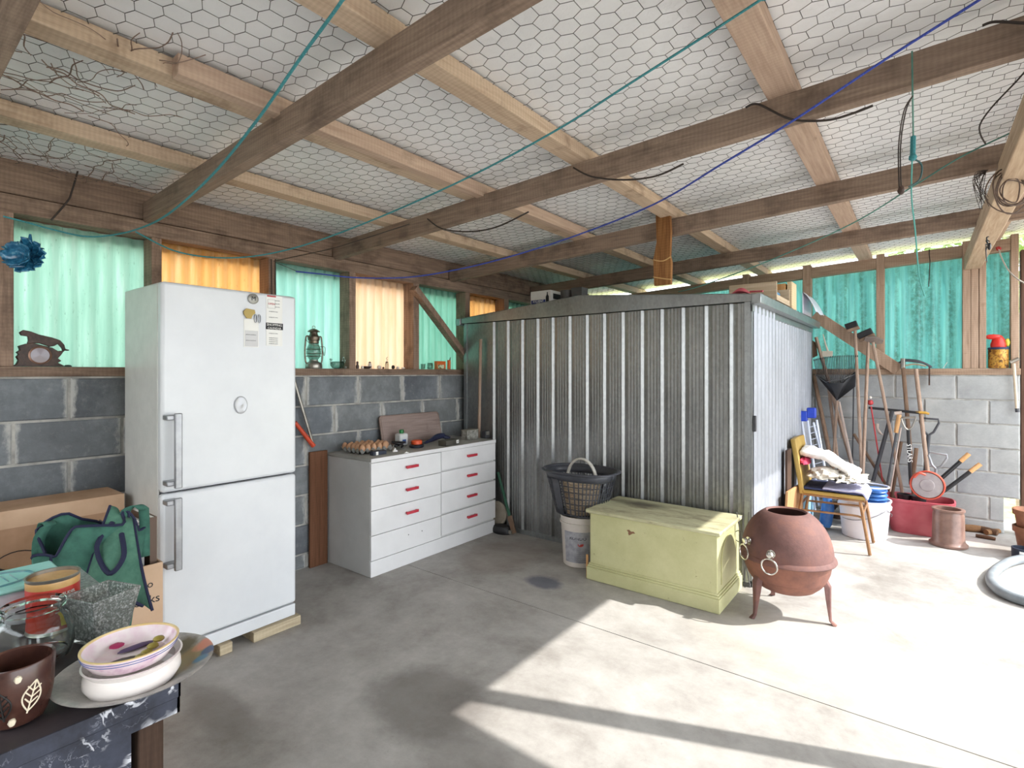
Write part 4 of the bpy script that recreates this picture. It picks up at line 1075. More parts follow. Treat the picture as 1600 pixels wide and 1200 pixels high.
# little ornaments
def orn(u, name, label, cat, prof, m, n=16, du=0, extra=None):
    c = sill(u); c.x += du; r = thing(name, label, cat, c); b = B(); b.lathe(prof, n); part('body', b, m, r)
    if extra: extra(r)
    return r
M_PORC = simple('porcelain', '#e6ddd2', rough=.25, bump=0); M_DKB = simple('dark_brown_glaze', '#3a2a26', '#4c3832', rough=.3, bump=0)
M_GREYR = simple('pebble', '#8f8a84', '#a9a39c', bump=.3)
S_ = lambda r, h: [(r * .6, 0), (r, h * .3), (r * .95, h * .7), (r * .5, h), (0, h)]
orn(541, 'pebble', 'small round grey pebble at the foot of the lantern bay stud', 'stone', S_(.014, .018), M_GREYR)
orn(558.5, 'figurine', 'small dark standing figurine at the left of the peach window', 'figurine', [(.012, 0), (.013, .02), (.008, .035), (.010, .045), (.007, .055), (0, .058)], M_DKB)
orn(562.5, 'salt_pot', 'tiny white pot beside the small dark figurine', 'pot', S_(.011, .022), M_PORC, du=.03)
orn(573, 'trinket_dish', 'low dark oval dish on the peach window sill', 'dish', [(.020, 0), (.034, .010), (.036, .020), (.031, .018), (0, .006)], M_DKB, 22)
def jl(r):
    b = B(); b.lathe([(.010, .046), (.010, .052), (.003, .056), (0, .057)], 12); part('lid', b, M_DKB, r)
orn(581.5, 'lidded_jar', 'white jar with dark lid behind the low dish', 'jar', [(.013, 0), (.017, .010), (.016, .035), (.010, .046), (0, .046)], M_PORC, du=-.03, extra=jl)
orn(592.5, 'ceramic_egg', 'round cream ceramic ball with a tan top on the sill', 'ornament', S_(.017, .027), M_PORC)
orn(599, 'pebble', 'tiny brown stone left of the glass bottle figurine', 'stone', S_(.009, .016), M_DKB)
def bf(r):
    b = B(); b.lathe([(.012, .050), (.013, .053), (.009, .058), (0, .060)], 12); part('stopper', b, M_DKB, r)
    b = B(); b.tube([(0, 0, .058), (0, .004, .075), (0, -.006, .085), (0, .008, .096)], .0022, 5); part('twig', b, M_DKB, r)
orn(604.5, 'glass_bottle', 'small stoppered glass bottle topped by a brown twig figure', 'bottle', [(.013, 0), (.015, .004), (.015, .038), (.009, .050), (0, .050)], M_GLASSG, extra=bf)
orn(615.5, 'ceramic_animal', 'small black ceramic creature next to a white ball', 'ornament', S_(.014, .030), M_BLACK, du=-.01)
orn(619, 'ceramic_egg', 'small white ball in front of the black ceramic creature', 'ornament', S_(.012, .020), M_PORC, du=.02)
orn(630, 'shell', 'flat white shell left of the brown stud', 'shell', [(.010, 0), (.017, .006), (.012, .014), (0, .016)], M_PORC)
orn(661, 'drinking_glass', 'short clear tumbler right of the stud on the green bay sill', 'glass', [(.017, 0), (.021, .045), (.019, .045), (.015, .005), (0, .005)], M_GLASSG, 20)
orn(672, 'glass_jar', 'wider clear glass jar next to the orange box', 'jar', [(.020, 0), (.025, .010), (.025, .040), (.022, .046), (.024, .055), (.022, .055), (.018, .044), (.022, .010), (0, .005)], M_GLASSG, 22)
ORG = simple('orange_card', '#d9642b', '#e27a3a', rough=.5, bump=0)
c0, c1 = sill(681), sill(694); ob = thing('orange_box', 'orange picture box standing on the sill below the brace', 'box', (c0 + c1) / 2)
b = B(); b.box(SX - .02, SX + .02, c0.y, c1.y, SZ, SZ + .072); part('carton', b, ORG, ob, True, bev=.001)
b = B(); b.box(SX + .0202, SX + .0212, c0.y + .006, c1.y - .022, SZ + .004, SZ + .04); part('picture', b, simple('picture_multi', '#dfe3c0', '#4d6b3a', scale=60, bump=0, lo=.45, hi=.55), ob, True)
def tc(r):
    b = B(); b.lathe([(.0162, .078), (.0162, .084), (0, .085)], 16); part('lid', b, simple('tin_lid', '#c9562a', bump=0), r)
    b = B(); b.tube([(0, .01, .084), (0, .016, .10), (0, .022, .112)], [.005, .004, .002], 6); part('cork', b, M_DKB, r)
orn(701.5, 'orange_tin', 'tall orange tin next to the orange picture box', 'tin', [(.0155, 0), (.0155, .078), (0, .078)], ORG, 18, extra=tc)
# dark blob at the left sill
orn(106, 'pebble', 'flat dark stone on the sill right of the carved clock', 'stone', [(.014, 0), (.017, .004), (.010, .009), (0, .010)], M_BLACK)
# blue glass flower
t = NT('blue_glass_petal'); t.b.inputs['Roughness'].default_value = .08; t.base(t.ramp(t.noise(t.coord('Object'), 60, 3, .5), [(.4, '#235b7e'), (.6, '#347a9e'), (.75, '#79aec4')])); M_BLU = t.m
c = at(47, 402, 2.30); fw = thing('glass_flower', 'blue glass flower ornament hanging from the rope by the left window', 'ornament', c)
dirx = (RT * 1).normalized(); out = -FW
for k in range(11):
    a = 2 * pi * k / 11 + .2; L = .105 if cos(a) > -.3 else .085; h = .62
    def pet(i, j, a=a, L=L, k=k):
        w = (j - .5) * 2; s = i; aa = a + w * .62 * (sin(pi * (s * .72 + .12))) ; r = L * (s - .10 * w * w * s)
        ruff = .010 * sin(w * 6) * s
        return (dirx * cos(aa) + V((0, 0, 1)) * sin(aa) * .72) * r + out * (.035 * s * s + ruff + .012 * (1 - w * w) * s + .003 * (k % 3))
    b = B(); b.grid(pet, 7, 8); part('petal', b, M_BLU, fw, solid=.003)
for k in range(6):
    a = 2 * pi * k / 6; 
    def pet2(i, j, a=a):
        w = (j - .5) * 2; aa = a + w * .75 * sin(pi * (i * .72 + .12)); r = .062 * i
        return (dirx * cos(aa) + V((0, 0, 1)) * sin(aa) * .8) * r + out * (.02 + .045 * i * i + .01 * (1 - w * w))
    b = B(); b.grid(pet2, 6, 6); part('petal', b, M_BLU, fw, solid=.003)
b = B(); b.tube([V((0, 0, .05)), V((.004, 0, .10))], [.012, .004], 8); part('stem', b, M_BLU, fw)

# ------------------------------------------------------------------ things on the chest of drawers
DT = DH + .001
def dtop(u, v): return onZ(u, v, DT)
M_PULP = simple('egg_tray_pulp', '#8d8c88', '#a5a4a0', rough=.95, scale=40, bump=.3)
tx0, tx1, ty0, ty1 = -3.27, -3.03, 2.225, 2.515
et = thing('egg_tray', 'grey pulp egg tray full of brown eggs on the white drawers', 'egg tray', ((tx0 + tx1) / 2, (ty0 + ty1) / 2, DT))
def tray(i, j):
    cx = cos(i * 5 * 2 * pi); cy = cos(j * 6 * 2 * pi)
    return V(((tx0 + (tx1 - tx0) * i), (ty0 + (ty1 - ty0) * j), DT + .022 + .010 * (cx + cy) / 1 + (.0)))
b = B(); b.grid(tray, 60, 72); part('tray_body', b, M_PULP, et, True, solid=.002)
M_EGG = simple('egg_shell', '#b98a66', '#cba282', rough=.45, scale=6, bump=0)
b = B(); pr = [(.0001, 0)]
for k in range(1, 14):
    a = pi * k / 14; z = .028 * (1 - cos(a)); r = .0215 * sin(a) * (1 + .10 * cos(a)); pr.append((r, z))
pr.append((.0001, .056)); b.lathe(pr, 18)
egg_me = mesh_from(b, 'egg'); egg_me.materials.append(M_EGG)
k = 0
for i in range(5):
    for j in range(6):
        if (i, j) in ((4, 5), (0, 5)): continue
        o = bpy.data.objects.new('egg', egg_me); COL.objects.link(o)
        o.location = (tx0 + (tx1 - tx0) * (i + .5) / 5, ty0 + (ty1 - ty0) * (j + .5) / 6, DT + .010 + .003); o.rotation_euler = (random.uniform(-.12, .12), random.uniform(-.12, .12), 0)
        o['label'] = 'brown egg, %s from the left in the %s row of the pulp tray' % (('first', 'second', 'third', 'fourth', 'fifth', 'sixth')[j], ('back', 'fourth', 'middle', 'second', 'front')[i]); o['category'] = 'egg'; o['group'] = 'eggs in the tray on the drawers'
# small battery box beside tray
p0 = dtop(584, 711); b = B(); bx = thing('small_carton', 'dark blue and white small packet in front of the eggs', 'box', p0, 0)
b = B(); b.box(-2.985, -2.945, 2.26, 2.37, DT, DT + .026); part('carton', b, simple('navy_card', '#2c3344', bump=0), bx, True, bev=.001)
b = B(); b.box(-2.9445, -2.9435, 2.28, 2.30, DT + .001, DT + .025); part('white_stripe', b, M_PAPER, bx, True)
# bracket like white clips
for k, (u, v) in enumerate(((618, 706), (636, 708))):
    p = dtop(u, v); r = thing('metal_bracket', ('upright' if k == 0 else 'flat') + ' white metal bracket lying among the bits on the drawers', 'bracket', p)
    b = B(); hgt = .03 if k == 0 else .012
    b.prism([(-.022, 0), (.022, 0), (.018, hgt * .4), (.006, hgt * .35), (0, hgt), (-.012, hgt * .5), (-.02, hgt * .3)], .010, Matrix.Rotation(pi / 2, 4, 'Z')); part('plate', b, M_PAPER, r, bev=.001)
# white bottle with green cap
p = dtop(634, 697); p.x -= .05; r = thing('bottle', 'white squat bottle with a bright green cap on the drawers', 'bottle', p)
b = B(); b.box(-.035, .035, -.04, .04, 0, .095); part('body', b, simple('bottle_white', '#d9dcdc', '#e4e6e6', rough=.4, bump=0), r, bev=.012)
b = B(); b.lathe([(.016, .095), (.016, .102), (.018, .103), (.018, .122), (.015, .124), (0, .124)], 20); part('cap', b, simple('green_cap', '#1f7a3d', rough=.35, bump=0), r)
b = B(); b.box(.0355, .0365, -.02, .015, .02, .05); part('label', b, simple('label_blue', '#3c5fa0', bump=0), r)
# dark gloves / cables heap
p = dtop(622, 700); r = thing('cable_coil', 'tangled black cable and clips between the eggs and the orange tool', 'cable', p); b = B()
pts = [V((.035 * cos(k * 1.3) * (1 + .3 * sin(k)), .045 * sin(k * 1.1), .008 + .010 * abs(sin(k * .7)) + .0015 * k)) for k in range(22)]
b.tube(smooth_path(pts, 4), .0055, 6); part('cable', b, M_BLACK, r)
# orange tape tool
p = dtop(651, 699); r = thing('tape_reel', 'black and orange measuring tape reel on the drawers', 'tool', p)
b = B(); b.lathe([(.040, 0), (.050, .004), (.052, .018), (.046, .024), (0, .024)], 26, sy=1.15); part('base', b, simple('navy_plastic', '#20242f', rough=.4, bump=0), r)
b = B(); b.lathe([(.036, .024), (.040, .028), (.040, .050), (.034, .056), (0, .058)], 10, sy=1.1); part('cap', b, simple('orange_plastic', '#d8552a', rough=.4, bump=0), r, bev=.002)
b = B(); b.box(-.012, .012, .05, .085, .02, .032); part('tab', b, simple('navy_plastic', '#20242f'), r, bev=.002)
# long bits, drill-like tool, box
p = dtop(682, 693); r = thing('caulking_gun', 'blue-black power tool with wooden grip lying behind the dark box', 'tool', p)
b = B(); b.tube(smooth_path([(-.03, -.10, .012), (-.04, -.02, .025), (-.05, .06, .045), (-.05, .13, .05)], 5), [.010, .011, .012, .013, .014, .016, .018, .020, .022, .023, .024, .024, .023, .022, .02, .018], 12); part('barrel', b, simple('navy_tool', '#232a48', rough=.4, bump=0), r)
b = B(); b.tube([(-.05, .12, .045), (-.01, .16, .02)], [.016, .020], 10); part('handle', b, simple('navy_tool', '#232a48'), r)
b = B(); b.tube([(-.03, -.10, .012), (-.02, -.20, .010)], [.008, .003], 8); part('nozzle', b, M_STEEL, r)
p = dtop(703, 695); r = thing('dark_box', 'dark olive flat box with a white label near the drawers front edge', 'box', p, radians(8))
b = B(); b.box(-.05, .03, -.085, .085, 0, .040); part('case', b, simple('olive_box', '#45433a', '#55524a', rough=.6, bump=0), r, bev=.003)
b = B(); b.box(.0302, .0308, .045, .075, .008, .034); q = part('label', b, M_PAPER, r)
text(r, 'A', .016, frame((.0312, .06, .02), (0, 1, 0), (0, 0, 1)), M_INK)
p = dtop(735, 686); r = thing('jar', 'square clear box of screws at the back right of the drawers', 'box', p)
b = B(); b.box(-.04, .03, -.07, .07, 0, .075); part('case', b, simple('clear_case', '#a8a7a0', '#6f6e68', rough=.25, scale=40, bump=.2), r, bev=.004)
b = B(); b.box(-.042, .032, -.072, .072, .075, .083); part('lid', b, simple('case_lid', '#8c8a80', bump=0), r, bev=.002)
p = dtop(759, 684); r = thing('padlock_case', 'small black and silver cube at the far right corner of the drawers', 'box', p)
b = B(); b.box(-.022, .022, -.028, .028, 0, .062); part('case', b, M_DGREY, r, bev=.004)
b = B(); b.box(.0225, .0235, -.020, .020, .026, .056); part('face', b, M_STEEL, r)
# wooden serving board leaning on the wall
t = wood('tray_wood', '#84716a', '#a18d84', 'Y', dark='#5f4f49')
a = onX(597, 700, -3.29); c_ = onX(690, 690, -3.29); r = thing('serving_board', 'old brown wooden board with rounded corners leaning on the block wall', 'board', (-3.28, (a.y + c_.y) / 2, DT))
W_ = (c_.y - a.y) / 2; H_ = .235; pr = []
for (sx, sz) in ((1, 1), (-1, 1), (-1, -1), (1, -1)):
    for k in range(5):
        aa = {(1, 1): 0, (-1, 1): pi / 2, (-1, -1): pi, (1, -1): 3 * pi / 2}[(sx, sz)] + pi / 2 * k / 4
        pr.append((sx * (W_ - .03) + .03 * cos(aa), H_ / 2 + sz * (H_ / 2 - .03) + .03 * sin(aa)))
ML = Matrix.Rotation(radians(-12), 4, 'Y') @ Matrix.Rotation(pi / 2, 4, 'Z')
b = B(); b.prism(pr, .014, ML); part('board', b, t, r, bev=.003)
b = B(); pr2 = [(x * .95, H_ / 2 + (z - H_ / 2) * .90) for x, z in pr]; b.prism(pr2, .003, ML @ Matrix.Translation((0, -.0025, 0))); part('inset_panel', b, wood('tray_wood2', '#8c7a74', '#a8968f', 'Y', dark='#6d5d58'), r)
# hardboard sheet between fridge and drawers
b = B(); b.box(-3.345, -3.325, 2.02, 2.155, .001, .80)
solo('hardboard_sheet', b, wood('hardboard', '#5f3f2c', '#7c5640', 'Z'), 'brown board standing on edge between the fridge and the drawers', 'board', bev=.002)
# bolt cutter / loppers hanging on wall
p = [onX(462, 600, -3.33), onX(490, 697, -3.31), onX(462, 668, -3.31)]
r = thing('loppers', 'long dark lever tool with an orange handle leaning on the wall right of the fridge', 'tool', p[1])
b = B(); b.tube([onX(459, 592, -3.33), p[1]], .011, 8); part('shaft', b, M_STEEL, r, True)
b = B(); b.tube([p[1], onX(461, 660, -3.31)], [.016, .013], 10); part('handle', b, simple('orange_red', '#c8492c', rough=.4, bump=0), r, True)

# ------------------------------------------------------------------ ropes and cords under the roof
def rope(name, pts, r, m, label, cat='rope', k=8, n=6, group=None):
    P = [p if isinstance(p, V) else at(*p) for p in pts]; b = B(); b.tube(smooth_path(P, k), r, n); return solo(name, b, m, label, cat, group)
M_TEAL = simple('teal_rope', '#2f7f86', '#4d9aa0', rough=.8, scale=200, bump=.6); M_TEALD = simple('teal_rope_dark', '#38575a', '#4b6f70', rough=.8, scale=200, bump=.5)
M_BLUER = simple('blue_rope', '#2c3f9c', '#4a5fc0', rough=.8, scale=200, bump=.6); M_CORD = simple('dark_cord', '#2b2320', '#3d332e', rough=.7, bump=0)
M_GRNR = simple('green_cord', '#3d6d64', '#5d8b80', rough=.8, bump=0)
rope('rope', [V((-.86, .318, 2.30)), (548, -30, 1.24), (535, 0, 1.27), (470, 90, 1.42), (400, 190, 1.60), (330, 275, 1.9), (262, 335, 2.25), (215, 358, 2.55), (170, 368, 2.62), (130, 369, 2.58), (80, 358, 2.5), (40, 347, 2.45), (5, 338, 2.40)], .0042, M_TEAL, 'teal rope dropping steeply from upper left centre to the left window post')
rope('rope', [V((.02, 1.105, 2.335)), (1200, -14, 1.45), (1185, 2, 1.47), (985, 130, 1.7), (870, 203, 1.9), (740, 273, 2.15), (620, 328, 2.45), (520, 368, 2.7), (450, 390, 2.8), (390, 401, 2.83), (330, 402, 2.83), (270, 391, 2.8), (212, 362, 2.75)], .0040, M_TEAL, 'long teal rope crossing from the upper right to the left window plate')
rope('rope', [V((.286, 1.78, 2.345)), (1545, -12, 1.45), (1530, 0, 1.47), (1380, 95, 1.64), (1240, 188, 1.83), (1130, 255, 2.08), (1020, 320, 2.5), (900, 368, 3.0), (800, 400, 3.3), (720, 420, 3.5), (640, 433, 3.6), (560, 434, 3.6), (500, 428, 3.5), (462, 424, 3.45)], .0045, M_BLUER, 'bright blue rope running from the top right to the stud behind the fridge')
rope('rope', [(1578, 208, 2.30), (1500, 246, 2.42), (1430, 289, 2.58), (1330, 350, 2.8), (1200, 408, 3.1), (1100, 445, 3.4), (1060, 456, 3.6)], .0035, M_GRNR, 'thin green rope from the pale beam down towards the steel shed roof')
rope('cord', [(430, 410, 3.45), (450, 418, 3.45), (464, 424, 3.45)], .002, M_CORD, 'short black tie at the end of the blue rope beside the fridge', 'cord')
rope('cord', [(428, 408, 3.4), (470, 399, 3.3), (520, 388, 3.1), (575, 371, 2.95), (640, 350, 2.9)], .0028, M_CORD, 'dark cord rising from the stud by the fridge to the second rafter', 'cord')
for k in range(2):
    b = B(); p0 = onX(424 + 6 * k, 405, WL + .012); b.tube([p0, V((p0.x, p0.y + .01, 1.40))], .004, 6)
    solo('cable', b, M_CORD, ('dark cable running down the stud above the fridge, left of the pair', 'dark cable running down the stud above the fridge, right of the pair')[k], 'cable')
# vertical rope with knot and loop
r = thing('hanging_rope', 'vertical teal rope with a knot hanging in front of the right rafters', 'rope', at(1427, 215, 1.98))
b = B(); b.tube([at(1425, 80, 1.745), at(1426, 150, 1.75), at(1427, 213, 1.97)], .003, 6); part('upper_cord', b, M_GRNR, r, True)
b = B(); b.tube(smooth_path([at(1427, 213, 1.97), at(1424, 300, 1.97), at(1430, 360, 1.98), at(1436, 430, 1.99), at(1445, 463, 2.0)], 4), .0028, 6); part('lower_cord', b, simple('aqua_rope', '#5fb3ab', bump=0), r, True)
b = B(); b.tube([at(1427, 213, 1.965), at(1426, 248, 1.965)], .0085, 8); b.blob(at(1426, 246, 1.96), .013, 1, .2, 3, 12); part('knot', b, M_TEAL, r, True, stuff=True)
b = B(); b.tube(smooth_path([at(1428, 248, 1.96), at(1440, 258, 1.96), at(1437, 280, 1.96), at(1420, 292, 1.96)], 5), .003, 6); part('tail_loop', b, M_TEALD, r, True)
r = thing('cord', 'pair of dark cords looped down beside the knotted teal rope', 'cord', at(1405, 290, 1.95))
for s in (0, 3):
    b = B(); b.tube(smooth_path([at(1426, 150, 1.745), at(1412 + s, 175, 1.80), at(1404 + s, 230, 1.95), at(1405 + s, 293, 1.95)], 5), .0022, 6); part('strand', b, M_CORD, r, True)
b = B(); b.blob(at(1408, 297, 1.95), (.012, .012, .016), 2, .3, 3, 12); part('frayed_end', b, M_CARV, r, True)
rope('cord', [(1615, 95, 1.85), (1590, 125, 1.9), (1552, 165, 2.0), (1532, 193, 2.05), (1532, 210, 2.08), (1540, 225, 2.1)], .003, M_CORD, 'black cord curling down at the far right under the roof', 'cord')
# cable looped along second rafter
YR2 = 2.225
for k, seg in enumerate((((668, 342), (690, 357), (730, 362), (775, 355), (826, 331)), ((896, 262), (925, 276), (975, 281), (1025, 275), (1068, 256)), ((1165, 168), (1185, 163), (1235, 186), (1290, 188), (1330, 178), (1364, 165)), ((1535, 40), (1555, 34), (1600, 36), (1640, 36)))):
    b = B(); b.tube(smooth_path([onY(u, v, YR2 - .012) for u, v in seg], 6), .0042, 6)
    solo('cable', b, M_CORD, ('dark cable drooping from the second rafter near the left wall', 'dark cable drooping in the middle of the long second rafter', 'dark cable drooping from the second rafter toward the right', 'dark cable on top of the second rafter at the far right')[k], 'cable')
# hanging rough board
p = onY(1036, 380, 3.36); r = thing('hanging_board', 'rough brown bark-edged board hanging down from the third rafter', 'board', (p.x, p.y, onY(1036, 445, 3.36).z))
x0 = onY(1021, 380, 3.36).x - p.x; x1 = onY(1048, 380, 3.36).x - p.x; hz = onY(1036, 308, 3.36).z - r.location.z
b = B(); b.prism([(x0 * .95, 0), (x1 * 1.0, 0), (x1 * 1.08, hz * .25), (x1 * .9, hz * .32), (x1 * 1.02, hz * .6), (x1 * .75, hz), (x0 * .85, hz), (x0 * .7, hz * .5), (x0 * 1.05, hz * .3)], .03, Matrix.Translation((0, 0, 0))); part('board', b, wood('hide_brown', '#6d4528', '#a97a4c', 'Z', dark='#4a2d1a'), r, bev=.004)
b = B(); b.tube(smooth_path([(x0 * 1.05, -.003, hz * .30), (0, -.004, hz * .27), (x1 * 1.05, -.003, hz * .31)], 4), .004, 6); part('twine', b, simple('jute', '#c9a36a', bump=0), r)
b = B(); b.tube(smooth_path([(x0 * 1.0, -.003, hz * .10), (0, -.004, hz * .07), (x1 * 1.05, -.003, hz * .05)], 4), .004, 6); part('twine', b, MATS['jute'], r)
# coil of wire on pale beam
cc = at(1572, 300, 2.45); r = thing('wire_coil', 'loose coil of brown wire hanging from the pale beam', 'wire', cc)
for k in range(7):
    b = B(); rr = .082 + .030 * sin(k * 2.1); n = 26; P = []
    for q in range(n): a = 2 * pi * q / n; P.append(RT * (rr * cos(a) * (1.1 if k % 2 else .8) + .012 * sin(k * 3)) + V((0, 0, rr * 1.0 * sin(a) + .01 * cos(k * 2))) + FW * (.01 * sin(a * 2 + k) - .03))
    b.tube(P, .003, 5, closed=True); part('wire_loop', b, simple('brown_wire', '#4c3b30', '#6d574a', bump=0), r)
b = B()
for k in range(16):
    a = k * .7; b.tube(smooth_path([RT * (-.12 + .01 * sin(a)) + V((0, 0, .09)) - FW * .03, RT * (-.14 - .05 * abs(sin(a))) + V((0, 0, .06 - .05 * (k % 5) / 4)) - FW * .04, RT * (-.10 - .05 * abs(cos(a * 2))) + V((0, 0, -.02 - .014 * (k % 6))) - FW * .03], 4), .0014, 4)
part('frayed_wires', b, M_CORD, r, stuff=True)
# dried vine under the netting, upper left
b = B(); rnd = random.Random(5)
def vine(u, v, n, ang, step, r, depth=0):
    p = onZ(u, v, 2.30); p.z = zfoil(p.x) - .03; P = [p.copy()]
    for i in range(n):
        ang += rnd.uniform(-.6, .6); p = p + V((cos(ang), sin(ang), 0)) * step; p.z = zfoil(p.x) - .02 - .05 * abs(mnoise.noise(p * 6)); P.append(p.copy())
    b.tube(smooth_path(P, 3), r, 4)
for i in range(46):
    u, v = rnd.choice(((60, 120), (110, 165), (150, 190), (175, 125), (60, 255), (110, 240), (30, 215), (95, 270), (160, 275), (200, 155)))
    vine(u + rnd.uniform(-35, 35), v + rnd.uniform(-15, 15), rnd.randint(4, 9), rnd.uniform(0, 6.3), .045, rnd.uniform(.0012, .0024))
solo('dried_vine', b, simple('dry_vine', '#6b564c', '#8a7468', bump=0), 'dried brown vine tangled in the netting at the upper left', 'plant', stuff=True)
b = B(); b.tube(smooth_path([onX(125, 255, WL + .02), onX(112, 300, WL + .02), onX(105, 315, WL + .02), onX(80, 344, WL + .02)], 5), .004, 6); solo('twig', b, M_CORD, 'dark twig hanging over the top plate above the green window', 'twig')

# ================================================================== AROUND THE STEEL SHED
def roofz(x): return ZE + (ZR - ZE) * (1 - abs(x - xm) / (SX1 + .07 - xm)) + .008
# things on the shed roof
p = onY(829, 475, 3.66); q = onY(860, 470, 3.66); w = q.x - p.x; zb = roofz(p.x + w / 2) + .002
r = thing('cardboard_box', 'white printed carton on the left slope of the steel shed roof', 'box', (p.x + w / 2, 3.76, zb))
hgt = .125
b = B(); b.box(-w / 2, w / 2, -.10, .10, 0, hgt); part('carton', b, simple('carton_white', '#d6d3cf', '#dedbd7', bump=0), r, bev=.003)
b = B(); b.box(-w / 2 + .01, w / 2 - .05, -.102, -.1005, .012, .05); b2 = part('blue_print', b, simple('print_blue', '#37407a', bump=0), r)
text(r, 'SOLVENT', .026, frame((-.02, -.1035, .036), (1, 0, 0), (0, 0, 1)), M_PAPER); text(r, 'FREE', .018, frame((-.02, -.1035, .02), (1, 0, 0), (0, 0, 1)), M_PAPER)
b = B(); b.prism([(w / 2 - .045, .01), (w / 2 - .015, .01), (w / 2 - .015, .07), (w / 2 - .025, .09), (w / 2 - .025, .108), (w / 2 - .035, .108), (w / 2 - .035, .09), (w / 2 - .045, .07)], .001, Matrix.Translation((0, -.102, 0))); part('bottle_print', b, M_INK, r)
b = B(); b.box(w / 2 + .0005, w / 2 + .0015, -.06, .06, .055, .10); part('side_print', b, M_INK, r)
for k, (u0, u1, lab) in enumerate(((877, 895, 'round dark grey pot on the shed roof right of the white carton'), (897, 914, 'square dark grey pot on the shed roof, second from the white carton'))):
    p = onY((u0 + u1) / 2, 460, 3.75); w = (onY(u1, 460, 3.75).x - onY(u0, 460, 3.75).x) / 2; z = roofz(p.x) + .002
    b = B()
    if k == 0: b.lathe([(w * .85, 0), (w, .10), (w * .9, .10), (w * .75, .01), (0, .008)], 24)
    else:
        vs = sq(w * .85, 0) + sq(w, .10) + sq(w * .9, .10) + sq(w * .75, .01); fs = [(3, 2, 1, 0), (12, 13, 14, 15)]
        for kk in range(3):
            for i in range(4): fs.append((4 * kk + i, 4 * kk + (i + 1) % 4, 4 * kk + 4 + (i + 1) % 4, 4 * kk + 4 + i))
        b.add(vs, fs)
    solo('plant_pot', b, simple('pot_grey', '#4b4a4a', '#5a5958', bump=0), lab, 'pot', 'dark pots on the shed roof', loc=(p.x, 3.75, z))
def on_roof(u, v, Y): p = onY(u, v, Y); p.z = roofz(p.x) + .002; return p
p = on_roof(1158, 456, 3.68); r = thing('plastic_scoop', 'pinkish red plastic scoop at the front right edge of the shed roof', 'scoop', p)
b = B(); b.grid(lambda i, j: V((-.06 + .12 * i, -.05 + .10 * j, .004 + .045 * sin(pi * i) * (.4 + .6 * sin(pi * j)))), 12, 8); part('bowl', b, simple('pink_red', '#b8464e', '#c8606a', bump=0), r, solid=.004)
b = B(); b.tube([(.055, 0, .02), (.14, -.03, .012)], .006, 8); part('handle', b, simple('pink_red', '#b8464e'), r)
# open wooden box and boards at the right slope
p0 = on_roof(1190, 445, 4.25); 
r = thing('wooden_box', 'open pale wooden box holding blue tools on the right slope of the shed roof', 'box', (-.95, 4.30, roofz(-.95) + .002))
MWB = wood('box_wood', '#b9a489', '#d8c7ae', 'X')
zb = roofz(-.85); 
for q in ((-1.12, -.80, 4.05, 4.065), (-1.12, -.80, 4.50, 4.515)):
    b = B(); b.box(q[0], q[1], q[2], q[3], zb + .025, zb + .14); part('side', b, MWB, r, True, bev=.002)
for q in ((-1.12, -1.105, 4.066, 4.499), (-.815, -.80, 4.066, 4.499)):
    b = B(); b.box(q[0], q[1], q[2], q[3], zb + .025, zb + (.14 if q[0] < -1 else .05)); part('end', b, MWB, r, True, bev=.002)
b = B(); b.box(-1.12, -.80, 4.05, 4.515, zb + .010, zb + .024); part('base', b, MWB, r, True)
for k in range(2):
    b = B(); b.blob((0, 0, .022), (.035, .10, .018), k, .2, 3, 16); o = solo('blue_trowel', b, simple('sky_blue', '#3f7fae', '#5b9cc6', rough=.4, bump=0), ('blue plastic tool at the front of the wooden box on the shed roof', 'blue plastic tool at the back of the wooden box on the shed roof')[k], 'tool', 'blue tools in the roof box', loc=(-.86 - .02 * k, 4.22 + .16 * k, zb + .05 + .02 * k))
a = onY(1238, 497, 4.85); 
b = B(); z0 = roofz(-.84) + .004; b.box(-.93, -.845, 4.60, 4.78, z0, z0 + .20)
solo('timber_block', b, wood('block_wood', '#b98956', '#d9ab78', 'Z'), 'short orange-brown timber block standing on the shed roof right edge', 'wood block', bev=.004)
b = B(); b.box(-.835, -.80, 4.60, 4.79, z0 - .002, z0 + .21)
solo('timber_block', b, wood('block_wood_pale', '#dcc196', '#efdcb8', 'Z', dark='#8a6a48'), 'pale knotty end board beside the orange-brown timber block on the shed roof', 'wood block', bev=.003)
def flap(i, j): return V((-.79 + .10 * i, 5.0 + .75 * j * .6, roofz(-.80) + .18 * (1 - i * .4) - .10 * i * i + .006 * sin(9 * j)))
b = B(); b.grid(flap, 8, 10); b.grid(lambda i, j: V((-.79, 5.0 + .45 * j, roofz(-.80) + .004 + .176 * i)), 4, 6)
solo('plastic_sheet', b, simple('milky_plastic', '#cfcfe0', '#dcdce8', rough=.3, bump=0), 'milky plastic sheet at the far right corner of the shed roof', 'sheet', solid=.003)
# pole leaning at the left front of the shed
b = B(); b.tube([onY(751, 530, 3.50), onZ(743, 690, .78) if False else V((onY(746, 700, 3.48).x, 3.48, .01))], .014, 10)
solo('wooden_pole', b, M_HANDLE, 'thin wooden pole standing between the drawers and the steel shed', 'pole')
